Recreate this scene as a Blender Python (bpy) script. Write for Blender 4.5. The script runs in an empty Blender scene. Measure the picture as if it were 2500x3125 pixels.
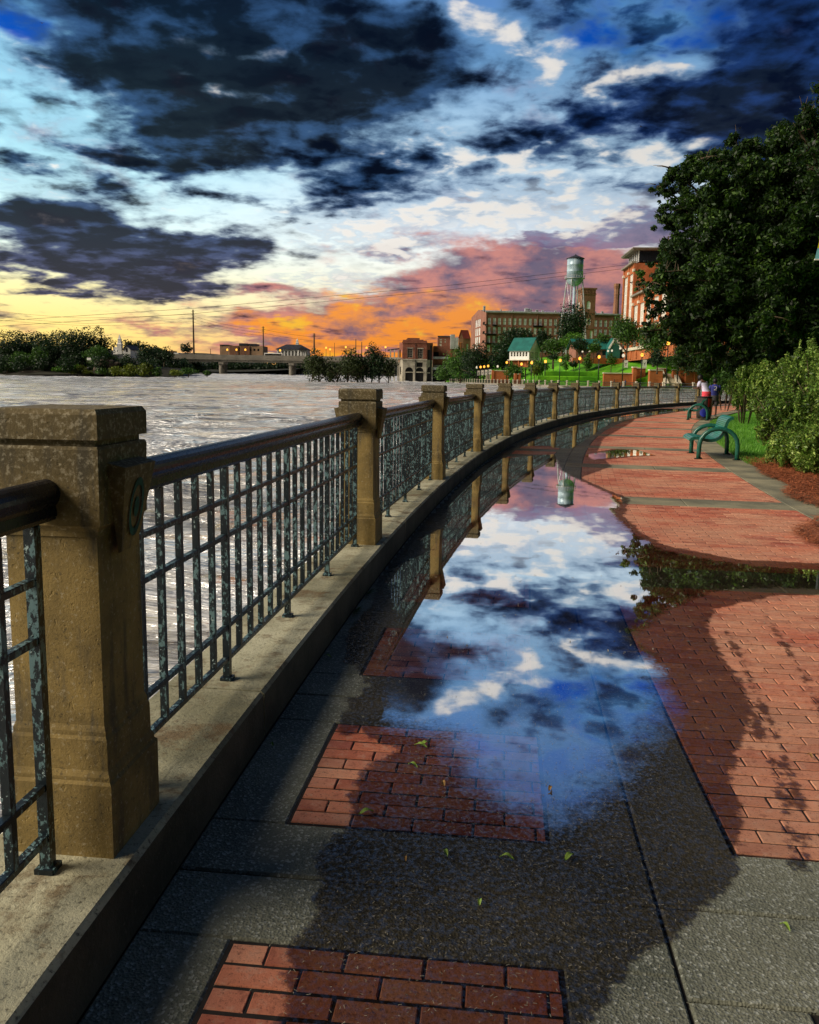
import bpy, bmesh, math, random
import numpy as np
from mathutils import Vector, Matrix
random.seed(7); rng = np.random.default_rng(7)
SC = bpy.context.scene
COL = SC.collection
R = math.radians

# ------------------------------------------------------------------ camera
FOC, CX, HY, TP, ROLL, HC = 2500.0, 1250.0, 1153.0, 0.139, 0.015, 1.49   # pixels of the 2500 x 3125 photograph, metres
PPY = HY + FOC * TP
_p = math.atan(TP)
_f = Vector((0, math.cos(_p), -math.sin(_p)))
_r0 = Vector((1, 0, 0)); _u0 = Vector((0, math.sin(_p), math.cos(_p)))
_r = _r0 * math.cos(ROLL) + _u0 * math.sin(ROLL)
_u = _u0 * math.cos(ROLL) - _r0 * math.sin(ROLL)
cam_data = bpy.data.cameras.new("camera")
cam = bpy.data.objects.new("camera", cam_data); COL.objects.link(cam)
cam.matrix_world = Matrix(((_r.x, _u.x, -_f.x, 0), (_r.y, _u.y, -_f.y, 0), (_r.z, _u.z, -_f.z, HC), (0, 0, 0, 1)))
cam_data.sensor_fit = 'HORIZONTAL'; cam_data.sensor_width = 36.0; cam_data.lens = 36.0 * FOC / 2500.0
cam_data.shift_y = -(1562.5 - PPY) / 2500.0
cam_data.clip_start = 0.05; cam_data.clip_end = 6000
SC.camera = cam
SC.view_settings.view_transform = 'Standard'; SC.view_settings.look = 'None'
SC.view_settings.exposure = 0.0; SC.view_settings.gamma = 1.0; SC.view_settings.use_curve_mapping = False

def ray(x, y):
    return _f * FOC + _r * (x - CX) - _u * (y - PPY)
def at(x, y, Y):                      # photograph pixel at a distance Y ahead -> point in the place
    d = ray(x, y); return Vector((0, 0, HC)) + d * (Y / d.y)
def ground(x, y, z=0.0):
    d = ray(x, y); return Vector((0, 0, HC)) + d * ((z - HC) / d.z)

# ------------------------------------------------------------------ node helpers
class NT:
    def __init__(s, tree): s.t = tree; s.L = tree.links
    def n(s, typ, **kw):
        nd = s.t.nodes.new(typ)
        for k, v in kw.items(): setattr(nd, k, v)
        return nd
    def put(s, sock, v):
        if v is None: return
        if hasattr(v, 'is_output'): s.L.new(v, sock)
        else:
            try: sock.default_value = v
            except Exception:
                sock.default_value = tuple(v) + (1.0,) if len(sock.default_value) == 4 and len(v) == 3 else v
    def m(s, op, a, b=None, c=None, clamp=False):
        nd = s.n('ShaderNodeMath', operation=op, use_clamp=clamp)
        s.put(nd.inputs[0], a); s.put(nd.inputs[1], b)
        if c is not None: s.put(nd.inputs[2], c)
        return nd.outputs[0]
    def v(s, op, a, b=None, scale=None):
        nd = s.n('ShaderNodeVectorMath', operation=op)
        s.put(nd.inputs[0], a); s.put(nd.inputs[1], b)
        if scale is not None: s.put(nd.inputs['Scale'], scale)
        return nd.outputs['Value'] if op in ('LENGTH', 'DOT_PRODUCT') else nd.outputs[0]
    def xyz(s, a):
        nd = s.n('ShaderNodeSeparateXYZ'); s.put(nd.inputs[0], a); return nd.outputs
    def vec(s, x, y, z):
        nd = s.n('ShaderNodeCombineXYZ')
        for i, q in enumerate((x, y, z)): s.put(nd.inputs[i], q)
        return nd.outputs[0]
    def noise(s, co, scale, detail=5, rough=.55, dist=0, out=0, dim='3D', lac=2.0):
        nd = s.n('ShaderNodeTexNoise', noise_dimensions=dim)
        if co is not None: s.put(nd.inputs['Vector'], co)
        nd.inputs['Scale'].default_value = scale; nd.inputs['Detail'].default_value = detail
        nd.inputs['Roughness'].default_value = rough; nd.inputs['Distortion'].default_value = dist
        nd.inputs['Lacunarity'].default_value = lac
        return nd.outputs[out]
    def ss(s, x, a, b):                # smoothstep a..b
        nd = s.n('ShaderNodeMapRange', interpolation_type='SMOOTHSTEP')
        s.put(nd.inputs['Value'], x); s.put(nd.inputs['From Min'], a); s.put(nd.inputs['From Max'], b)
        return nd.outputs[0]
    def lin(s, x, a, b, c=0., d=1.):
        nd = s.n('ShaderNodeMapRange'); s.put(nd.inputs['Value'], x)
        for k, q in (('From Min', a), ('From Max', b), ('To Min', c), ('To Max', d)): s.put(nd.inputs[k], q)
        return nd.outputs[0]
    def mix(s, f, a, b, mode='MIX'):
        nd = s.n('ShaderNodeMix', data_type='RGBA', blend_type=mode)
        s.put(nd.inputs[0], f); s.put(nd.inputs[6], a); s.put(nd.inputs[7], b)
        return nd.outputs[2]
    def ramp(s, x, stops, interp='LINEAR'):
        nd = s.n('ShaderNodeValToRGB'); cr = nd.color_ramp; cr.interpolation = interp
        while len(cr.elements) < len(stops): cr.elements.new(0.5)
        for e, (p, c) in zip(cr.elements, stops):
            e.position = p; e.color = tuple(c) + (1.0,) if len(c) == 3 else c
        s.put(nd.inputs[0], x); return nd.outputs[0]

def srgb(r, g, b):
    f = lambda c: (c / 255 / 12.92) if c / 255 <= .04045 else ((c / 255 + .055) / 1.055) ** 2.4
    return (f(r), f(g), f(b))

# ------------------------------------------------------------------ world: dusk sky with broken cloud
SUN_AZ, SUN_EL = -106.0, 32.0          # degrees clockwise from the view axis, degrees above the horizon
world = bpy.data.worlds.new("World"); SC.world = world; world.use_nodes = True
world.node_tree.nodes.clear()
W = NT(world.node_tree)
def build_sky():
    out = W.n('ShaderNodeOutputWorld'); bg = W.n('ShaderNodeBackground')
    bg.inputs['Strength'].default_value = 0.1
    W.L.new(bg.outputs[0], out.inputs[0])
    sky = W.n('ShaderNodeTexSky', sky_type='NISHITA'); sky.sun_disc = False
    sky.sun_elevation = R(SUN_EL); sky.sun_rotation = R(SUN_AZ)
    d = W.n('ShaderNodeTexCoord').outputs['Generated']
    x, y, z = W.xyz(d)
    az = W.m('ARCTAN2', x, y); el = W.m('ARCSINE', z)
    # cloud-sheet coordinates: the direction carried up to a flat layer
    h = W.m('ADD', W.m('MAXIMUM', z, 0.0), 0.16)
    sheet = W.vec(W.m('DIVIDE', x, h), W.m('DIVIDE', y, h), 0.0)
    n1 = W.noise(sheet, 2.6, 8, .55)
    n1b = W.noise(W.v('ADD', sheet, (31., 7., 3.)), 6.0, 7, .54)
    n2 = W.noise(W.v('ADD', sheet, (11., 47., 9.)), 1.4, 7, .56)
    n4 = W.noise(W.v('ADD', sheet, (3., 17., 29.)), 12.0, 4, .5, .4)
    puff = W.noise(W.vec(W.m('MULTIPLY', az, 1.0), W.m('MULTIPLY', el, 1.7), 0.0), 16.0, 8, .58)
    warpv = W.noise(sheet, 2.2, 5, .6, out=1)
    w = W.v('SCALE', W.v('SUBTRACT', warpv, (.5, .5, .5)), scale=0.16)
    wx, wy, wz = W.xyz(w)
    q = W.vec(W.m('ADD', az, wx), W.m('ADD', el, W.m('MULTIPLY', wy, .55)), 0.0)
    K = 2500 / 1725
    def field(blobs):
        acc = None
        for cx, cy, rx, ry, rot, wt in blobs:
            dv = ray(cx * K, cy * K).normalized()
            a0, e0 = math.atan2(dv.x, dv.y), math.asin(dv.z)
            c2 = 1 / (1 + ((cx - 862) / 1725) ** 2)
            mp = W.n('ShaderNodeMapping', vector_type='TEXTURE')
            mp.inputs['Location'].default_value = (a0, e0, 0)
            mp.inputs['Rotation'].default_value = (0, 0, -R(rot))
            mp.inputs['Scale'].default_value = (rx / 1725 * c2, ry / 1725, 1)
            W.L.new(q, mp.inputs['Vector'])
            g = W.n('ShaderNodeTexGradient', gradient_type='SPHERICAL'); W.L.new(mp.outputs[0], g.inputs[0])
            acc = W.m('MULTIPLY', g.outputs['Fac'], wt) if acc is None else W.m('MULTIPLY_ADD', g.outputs['Fac'], wt, acc)
        return acc
    c = srgb
    e01 = W.lin(el, 0.0, R(60))
    left = W.ss(az, R(6), R(-26))                       # towards the set sun
    warm = W.ramp(e01, [(0, c(250, 140, 60)), (.045, c(250, 164, 96)), (.075, c(252, 222, 176)), (.11, c(254, 246, 222)), (.17, c(250, 252, 250)), (.24, c(196, 224, 236)), (.33, c(92, 150, 200)), (.42, c(28, 92, 176)), (.62, c(14, 48, 110)), (1, c(10, 30, 76))])
    cool = W.ramp(e01, [(0, c(255, 196, 30)), (.05, c(255, 214, 66)), (.09, c(253, 230, 128)), (.14, c(222, 244, 232)), (.22, c(176, 232, 236)), (.30, c(150, 214, 232)), (.36, c(60, 150, 200)), (.42, c(20, 96, 170)), (.62, c(12, 46, 108)), (1, c(10, 30, 76))])
    base = W.mix(left, warm, cool)
    base = W.mix(0.06, base, sky.outputs[0])            # the clear Nishita air behind
    # cream light around the opening in the cloud
    nA = W.m('SUBTRACT', n1, .5); nB = W.m('SUBTRACT', n2, .5); nC = W.m('SUBTRACT', n1b, .5); nP = W.m('SUBTRACT', puff, .5); nD = W.m('SUBTRACT', n4, .5)
    # warm cloud lit from below the horizon
    O = field([(1150, 725, 620, 70, 0, 1.1), (760, 735, 400, 40, 0, .9), (960, 700, 520, 55, 0, 1.1), (1100, 650, 380, 70, -4, .8), (850, 655, 330, 70, -3, 1.1), (1010, 590, 330, 60, -6, 1.0), (1220, 610, 280, 95, 0, 1.2), (620, 700, 260, 40, 4, .9), (560, 625, 170, 22, -6, .8),
               (840, 522, 170, 26, -5, .9), (1100, 540, 260, 40, -4, .8), (330, 690, 240, 22, 4, .7), (1500, 620, 260, 90, 0, 1.0)])
    om = W.ss(W.m('ADD', O, W.m('ADD', W.m('MULTIPLY', nP, 1.5), W.m('MULTIPLY', nA, 1.2))), .02, .78)
    hot = field([(880, 715, 170, 40, 0, .9), (860, 690, 330, 80, -4, .6), (720, 610, 100, 20, 0, .7), (1000, 700, 160, 40, 0, .6), (880, 700, 240, 45, -4, 1.0), (740, 655, 190, 30, -14, .8), (660, 715, 160, 26, 0, .8), (980, 640, 120, 50, 0, .5), (500, 690, 220, 24, 4, .7)])
    hotm = W.ss(W.m('MULTIPLY', hot, W.m('MULTIPLY_ADD', nP, 4.0, 1.0)), .12, 1.0)
    mauve = W.mix(W.ss(W.m('ADD', W.m('MULTIPLY', nP, 1.4), W.m('MULTIPLY', nA, .9)), -.22, .2), c(100, 82, 116), c(216, 134, 124))
    ocol = W.mix(hotm, mauve, c(255, 150, 40))
    ocol = W.mix(W.m('MULTIPLY', W.ss(nP, .04, .16), hotm), ocol, c(255, 190, 40))
    base = W.mix(W.m('MULTIPLY', om, .93), base, ocol)
    # violet bank
    V = field([(1290, 485, 190, 36, -7, 1.2), (1130, 510, 120, 20, -6, .6), (1500, 500, 220, 40, 0, 1.0)])
    vm = W.ss(W.m('ADD', V, W.m('MULTIPLY', nP, .6)), .15, .5)
    base = W.mix(W.m('MULTIPLY', vm, .9), base, W.mix(W.ss(nP, -.2, .2), c(82, 82, 126), c(160, 128, 158)))
    # blue gap at the top
    B = field([(1360, 34, 250, 80, -6, 2.2), (60, 25, 160, 50, 0, 1.0), (1330, 190, 330, 50, -8, .25), (700, -10, 90, 40, 0, .8)])
    base = W.mix(W.ss(W.m('ADD', B, W.m('MULTIPLY', nA, .9)), .2, .65), base, W.mix(W.ss(nC, -.1, .22), c(14, 84, 190), c(96, 180, 240)))
    # thin mottled cloud over the open sky
    mott = W.m('ADD', W.m('MULTIPLY', nC, 2.8), W.m('ADD', W.m('MULTIPLY', nA, 1.8), W.m('ADD', W.m('MULTIPLY', nP, 1.0), W.m('MULTIPLY', nD, 2.4))))
    mzone = W.m('MULTIPLY', W.ss(el, R(8.5), R(14)), W.m('SUBTRACT', 1.0, W.m('MULTIPLY', left, .55)))
    base = W.mix(W.m('MULTIPLY', W.m('MULTIPLY', W.ss(mott, -.75, .75), W.m('MULTIPLY', mzone, .9)), .95), base, W.mix(W.ss(mott, .0, .5), c(112, 158, 200), c(34, 62, 106)))
    clear = W.m('SUBTRACT', 1.0, W.ss(W.m('ADD', field([(1010, 490, 480, 75, -4, 1.3), (700, 585, 190, 45, -4, 1.0), (1180, 440, 260, 40, 0, .5)]), W.m('ADD', W.m('MULTIPLY', nP, .8), W.m('MULTIPLY', nA, .8))), .15, .65))
    # grey dappled cloud through the middle of the sky
    Mf = field([(1010, 330, 430, 90, -4, .75), (1290, 330, 280, 100, 0, .95), (700, 345, 330, 70, 4, 1.0), (1380, 410, 240, 60, 0, .8), (650, 432, 300, 44, -6, .8), (1010, 420, 260, 40, 0, .7), (1010, 180, 120, 60, 20, .45), (1260, 200, 240, 70, 0, .7),
                (380, 380, 260, 30, 8, .5), (150, 180, 200, 60, 12, .6), (240, 60, 260, 60, 10, .7), (120, 300, 200, 30, 10, .3)])
    msig = W.m('ADD', Mf, W.m('ADD', W.m('MULTIPLY', nC, 3.2), W.m('ADD', W.m('MULTIPLY', nA, 2.0), W.m('MULTIPLY', nD, 2.2))))
    mm = W.m('MULTIPLY', W.m('MULTIPLY', W.ss(msig, .15, 1.35), W.ss(Mf, .0, .25)), clear)
    base = W.mix(W.m('MULTIPLY', mm, .92), base, W.mix(W.ss(W.m('ADD', msig, W.m('MULTIPLY', nB, 1.5)), .4, 1.5), c(140, 170, 202), c(48, 74, 116)))
    # dark cloud
    D = field([(500, 120, 540, 220, 6, 2.2), (330, 330, 260, 40, 8, .5), (60, 90, 120, 20, 14, .4), (740, 330, 200, 30, -4, .4), (300, 100, 260, 60, 12, .5), (250, 340, 200, 30, 8, .6), (760, 380, 220, 40, -4, .6), (1180, 390, 260, 40, 4, .4), (900, 110, 120, 80, 20, .7), (840, 215, 150, 50, 10, .6), (370, 215, 260, 130, 14, 1.0), (480, 300, 330, 55, 3, .8), (760, 190, 200, 130, 0, .9), (600, 20, 500, 90, 0, .8),
               (60, 205, 100, 26, 12, .8), (110, 130, 70, 18, 15, .5), (180, 312, 150, 24, 15, .7), (45, 352, 90, 22, 6, .9), (200, 388, 90, 24, 18, .9),
               (640, 440, 250, 36, -6, .75), (450, 425, 250, 18, 5, .6), (230, 530, 380, 105, 5, 1.9), (110, 480, 200, 52, 0, .9), (430, 535, 170, 50, -12, .9),
               (300, 600, 240, 36, 8, .8), (110, 603, 150, 14, 8, .8), (710, 545, 130, 22, 5, 1.0), (1640, 120, 240, 230, 0, 1.6), (1270, 105, 200, 45, 12, .7), (1450, 205, 260, 75, -2, 1.2), (1560, 300, 200, 70, 0, .9), (1230, 215, 120, 34, 0, .1),
               (1440, 280, 220, 50, -6, .6), (1110, 35, 130, 35, 10, .6), (1130, 290, 190, 40, -10, .2), (1000, 380, 300, 30, -6, .2), (1000, -190, 1100, 150, 0, .55), (300, -300, 900, 220, 0, .7), (1080, 250, 90, 30, 0, .0)])
    dsig = W.m('ADD', D, W.m('ADD', W.m('MULTIPLY', nA, 2.6), W.m('ADD', W.m('MULTIPLY', nB, .9), W.m('ADD', W.m('MULTIPLY', nC, 2.4), W.m('MULTIPLY', nD, .9)))))
    # away from the frame the cover goes on as broken cloud
    off = W.m('MAXIMUM', W.ss(W.m('ABSOLUTE', az), R(27), R(48)), W.ss(el, R(27), R(42)))
    dsig = W.m('ADD', dsig, W.m('MULTIPLY', off, .28))
    dm = W.m('MULTIPLY', W.m('MULTIPLY', W.ss(dsig, .00, .98), W.ss(el, R(.8), R(3.0))), W.m('MULTIPLY_ADD', clear, .85, .15))
    core = W.ss(W.m('ADD', W.m('MULTIPLY', dsig, .6), W.m('ADD', W.m('MULTIPLY', nC, 2.6), W.m('MULTIPLY', nD, 1.4))), .1, 1.15)
    lowc = W.ss(el, R(13), R(4))
    dk = W.mix(lowc, W.mix(W.ss(az, R(4), R(20)), c(4, 9, 24), c(3, 12, 38)), c(30, 34, 58))
    dlt = W.mix(lowc, W.mix(W.ss(az, R(0), R(16)), c(48, 82, 126), c(26, 62, 128)), c(80, 82, 118))
    dcol = W.mix(core, dlt, dk)
    base = W.mix(W.m('MULTIPLY', dm, .97), base, dcol)
    # bright torn edges and wisps
    Wp = field([(1040, 88, 170, 34, 27, 1.1), (1150, 130, 90, 40, 30, .5), (1340, 152, 150, 24, -5, 1.1), (1265, 172, 60, 22, -20, .8), (1050, 345, 240, 55, -10, .75), (1190, 270, 150, 24, -28, .7),
                (1300, 330, 200, 45, -8, .45), (1420, 335, 150, 45, 0, .5), (960, 300, 200, 40, -10, .5), (900, 330, 200, 28, 0, .4), (510, 105, 150, 18, 8, .22), (440, 170, 160, 16, 18, .2),
                (960, 470, 460, 70, -4, 1.2), (700, 590, 150, 30, 0, .8), (150, 395, 220, 40, 4, .5), (120, 290, 160, 60, 0, .5), (90, 130, 150, 60, 10, .4)])
    wsig = W.m('ADD', Wp, W.m('ADD', W.m('MULTIPLY', nC, -3.6), W.m('ADD', W.m('MULTIPLY', nA, -2.4), W.m('MULTIPLY', nD, -2.6))))
    wm = W.m('MULTIPLY', W.m('MULTIPLY', W.ss(wsig, .0, 1.4), W.ss(Wp, .0, .22)), .95)
    base = W.mix(wm, base, W.mix(W.ss(wsig, .4, 1.1), c(130, 168, 204), c(252, 246, 238)))
    # the sky dims away from the sunset
    ca = W.m('COSINE', W.m('SUBTRACT', az, R(-32)))
    dim = W.m('POWER', W.m('MULTIPLY_ADD', ca, .5, .5), 1.5)
    dim = W.m('MULTIPLY_ADD', dim, .95, .05)
    dim = W.mix(W.ss(el, R(35), R(80)), dim, (.30, .30, .30))
    base = W.mix(1.0, base, dim, 'MULTIPLY')
    # below the horizon
    base = W.mix(W.ss(z, 0.0, -.05), base, c(70, 70, 74))
    W.L.new(W.v('SCALE', base, scale=10.0), bg.inputs['Color'])
build_sky(); world.cycles.sampling_method = "MANUAL"; world.cycles.sample_map_resolution = 512
sun_d = bpy.data.lights.new("sun", 'SUN'); sun = bpy.data.objects.new("sun", sun_d); COL.objects.link(sun)
sun_d.energy = 4.6; sun_d.angle = R(34); sun_d.color = (1.0, .86, .68)
_sd = Vector((math.sin(R(SUN_AZ)) * math.cos(R(SUN_EL)), math.cos(R(SUN_AZ)) * math.cos(R(SUN_EL)), math.sin(R(SUN_EL))))
sun.rotation_euler = _sd.to_track_quat('Z', 'Y').to_euler()

# ------------------------------------------------------------------ materials
MATS = {}
def mat(name, builder):
    m_ = bpy.data.materials.new(name); m_.use_nodes = True; m_.node_tree.nodes.clear()
    T = NT(m_.node_tree); out = T.n('ShaderNodeOutputMaterial')
    sh = builder(T)
    T.L.new(sh, out.inputs['Surface']); MATS[name] = m_; return m_
def principled(T, color, rough=.6, spec=.5, metal=0., normal=None, ior=1.45, **kw):
    b = T.n('ShaderNodeBsdfPrincipled')
    T.put(b.inputs['Base Color'], color); T.put(b.inputs['Roughness'], rough); T.put(b.inputs['Metallic'], metal)
    T.put(b.inputs['IOR'], ior); T.put(b.inputs['Specular IOR Level'], spec)
    if normal is not None: T.L.new(normal, b.inputs['Normal'])
    for k, v in kw.items(): T.put(b.inputs[k], v)
    return b.outputs[0]
def bump(T, h, strength=.3, dist=.01):
    b = T.n('ShaderNodeBump'); T.put(b.inputs['Height'], h); b.inputs['Strength'].default_value = strength; b.inputs['Distance'].default_value = dist
    return b.outputs[0]
def wpos(T): return T.n('ShaderNodeNewGeometry').outputs['Position']
def island(T): return T.n('ShaderNodeNewGeometry').outputs['Random Per Island']
def orand(T): return T.n('ShaderNodeObjectInfo').outputs['Random']

def simple(name, col, rough=.6, metal=0., var=.25, scale=3., spec=.4, bmp=0.):
    def f(T):
        p = wpos(T); n = T.noise(p, scale, 4)
        c = T.mix(T.ss(n, .3, .7), tuple(q * (1 - var) for q in col), tuple(min(1, q * (1 + var)) for q in col))
        nm = bump(T, T.noise(p, scale * 8, 4), bmp, .02) if bmp else None
        return principled(T, c, rough, spec, metal, nm)
    return mat(name, f)

def m_stone(T):                                    # cast stone posts, weathered tan with grime and pits
    p = wpos(T)
    n = T.noise(p, 3.2, 6, .6); f = T.noise(p, 70, 4, .7); g = T.noise(T.v('MULTIPLY', p, (14., 14., 2.2)), 1.0, 6, .65)
    c = T.mix(T.ss(n, .34, .66), (.165, .12, .045), (.33, .235, .08))
    c = T.mix(T.m('MULTIPLY', T.ss(g, .5, .68), .75), c, (.075, .068, .05))
    c = T.mix(T.m('MULTIPLY', T.ss(f, .56, .7), .55), c, (.46, .40, .27))
    c = T.mix(T.m('MULTIPLY', T.ss(f, .42, .30), .7), c, (.05, .045, .03))
    z = T.xyz(p)[2]
    c = T.mix(T.m('MULTIPLY', T.ss(T.m('ADD', z, T.m('MULTIPLY', T.m('SUBTRACT', n, .5), .5)), 1.05, 1.30), .72), c, T.mix(T.ss(f, .5, .62), (.05, .045, .03), (.24, .22, .16)))   # lichen on the caps
    pit = T.noise(p, 42, 2, .5)
    return principled(T, c, .85, .3, 0, bump(T, T.m('ADD', T.noise(p, 130, 4, .75), T.m('MULTIPLY', T.ss(pit, .33, .28), -.8)), .4, .006))
def m_coping(T):
    p = wpos(T)
    n = T.noise(p, 1.6, 6, .6); f = T.noise(p, 60, 4, .75); b = T.noise(T.v('ADD', p, (5., 3., 1.)), 4.2, 6, .7)
    c = T.mix(T.ss(n, .35, .65), (.20, .19, .115), (.50, .48, .33))
    c = T.mix(T.m('MULTIPLY', T.ss(b, .5, .64), .8), c, (.13, .08, .035))
    c = T.mix(T.m('MULTIPLY', T.ss(f, .47, .30), .85), c, (.05, .045, .03))
    c = T.mix(T.m('MULTIPLY', T.ss(f, .58, .72), .5), c, (.42, .40, .31))
    return principled(T, c, .8, .3, 0, bump(T, f, .5, .012))
def m_concrete(T):                                 # exposed aggregate slab
    p = wpos(T)
    n = T.noise(p, 1.3, 6, .6); f = T.noise(p, 85, 3, .8)
    vo = T.n('ShaderNodeTexVoronoi'); T.put(vo.inputs['Vector'], p); vo.inputs['Scale'].default_value = 130
    c = T.mix(T.ss(n, .32, .68), (.095, .105, .08), (.215, .22, .16))
    spk = T.ss(T.xyz(vo.outputs['Color'])[0], .70, 1.0)
    c = T.mix(T.m('MULTIPLY', spk, .75), c, (.40, .42, .36))
    c = T.mix(T.m('MULTIPLY', T.ss(f, .45, .3), .8), c, (.022, .022, .02))
    return principled(T, c, .75, .35, 0, bump(T, T.m('ADD', f, vo.outputs['Distance']), .6, .006))
def m_brick(T):
    p = wpos(T); r1 = island(T); r2 = orand(T); r = T.m('FRACT', T.m('ADD', T.m('MULTIPLY', r1, 7.3), T.m('MULTIPLY', r2, 5.1)))
    r3 = T.m('FRACT', T.m('MULTIPLY', r, 13.7))
    f = T.noise(p, 95, 5, .8); n = T.noise(p, .9, 5, .6); g = T.noise(p, 22, 5, .65)
    c = T.ramp(r, [(0, (.30, .065, .04)), (.25, (.56, .15, .08)), (.5, (.66, .22, .12)), (.75, (.44, .095, .055)), (.9, (.72, .32, .19)), (1, (.36, .085, .06))])
    c = T.mix(T.m('MULTIPLY', T.ss(n, .38, .62), .6), c, (.70, .38, .23))
    c = T.mix(T.m('MULTIPLY', T.ss(g, .5, .7), .5), c, (.66, .40, .28))
    c = T.mix(T.m('MULTIPLY', T.ss(g, .46, .30), .6), c, (.20, .06, .04))
    c = T.mix(T.m('MULTIPLY', T.ss(f, .46, .32), .85), c, (.07, .025, .02))
    st = T.noise(T.v('ADD', p, (3., 9., 0.)), 2.6, 5, .55)
    c = T.mix(T.m('MULTIPLY', T.ss(st, .66, .72), .75), c, (.09, .035, .025))      # gum and oil spots
    c = T.mix(T.m('MULTIPLY', r3, .35), c, T.mix(.5, c, (.10, .05, .04)))
    return principled(T, c, .78, .3, 0, bump(T, T.m('ADD', f, T.m('MULTIPLY', g, .8)), .6, .007))
def m_iron(T):                                     # dark green paint flaking to pale verdigris
    p = wpos(T)
    n = T.noise(T.v('MULTIPLY', p, (1., 1., .55)), 62, 5, .7); n2 = T.noise(p, 6, 3, .5); n3 = T.noise(T.v('ADD', p, (2., 5., 8.)), 60, 4, .6)
    c = T.mix(T.ss(T.m('ADD', n, T.m('MULTIPLY', n2, .5)), .785, .835), (.006, .013, .018), (.12, .215, .23))
    c = T.mix(T.ss(n3, .64, .68), c, (.36, .48, .48))
    c = T.mix(T.ss(T.m('ADD', n3, T.m('MULTIPLY', n2, .4)), .46, .42), c, (.06, .02, .012))
    return principled(T, c, .38, .5, 0, bump(T, n, .35, .003))
def m_rail(T):
    p = wpos(T); n = T.noise(p, 45, 5, .7)
    c = T.mix(T.ss(n, .66, .72), (.006, .009, .018), (.09, .13, .17))
    return principled(T, c, T.lin(n, .3, .7, .22, .34), .4, 0, bump(T, n, .12, .002), ior=1.38)
def m_water(T):
    p = wpos(T); x, y, z = T.xyz(p)
    w1 = T.noise(T.vec(T.m('MULTIPLY', x, .40), y, 0.), .8, 6, .62, .9)
    w2 = T.noise(T.vec(T.m('MULTIPLY', x, .5), y, 0.), 3.4, 5, .65, .6)
    w3 = T.noise(T.vec(T.m('MULTIPLY', x, .22), y, 4.), .16, 7, .7, .4)
    st = T.noise(T.vec(T.m('MULTIPLY', x, .16), y, 7.), .55, 8, .68, .7)
    near = T.ss(y, 70., 8.)
    hgt = T.m('ADD', T.m('MULTIPLY', w1, .8), T.m('ADD', T.m('MULTIPLY', T.m('MULTIPLY', w2, near), .09), T.m('MULTIPLY', w3, 3.2)))
    mud = T.mix(T.ss(w3, .35, .65), (.58, .56, .50), (.88, .88, .85))
    mud = T.mix(T.m('MULTIPLY', T.ss(st, .50, .40), .75), mud, (.12, .11, .085))
    mud = T.mix(T.m('MULTIPLY', T.ss(w1, .42, .32), .6), mud, (.24, .17, .08))
    fz = T.noise(T.vec(T.m('MULTIPLY', x, .25), y, 9.), .42, 8, .74, .5)
    farfoam = T.ss(y, 120., 330.); rap = T.m('MULTIPLY', T.ss(y, 325., 350.), .07)
    lo = T.m('SUBTRACT', T.m('SUBTRACT', .56, T.m('MULTIPLY', farfoam, .10)), rap)
    fm = T.m('MULTIPLY', T.ss(fz, lo, T.m('ADD', lo, .09)), .85)
    c = T.mix(fm, mud, (.82, .83, .82))
    b = T.n('ShaderNodeBump'); T.put(b.inputs['Height'], hgt); b.inputs['Strength'].default_value = .9; b.inputs['Distance'].default_value = 1.0
    return principled(T, c, T.m('ADD', .08, T.m('MULTIPLY', fm, .4)), .8, 0, b.outputs[0], ior=2.1)
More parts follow.
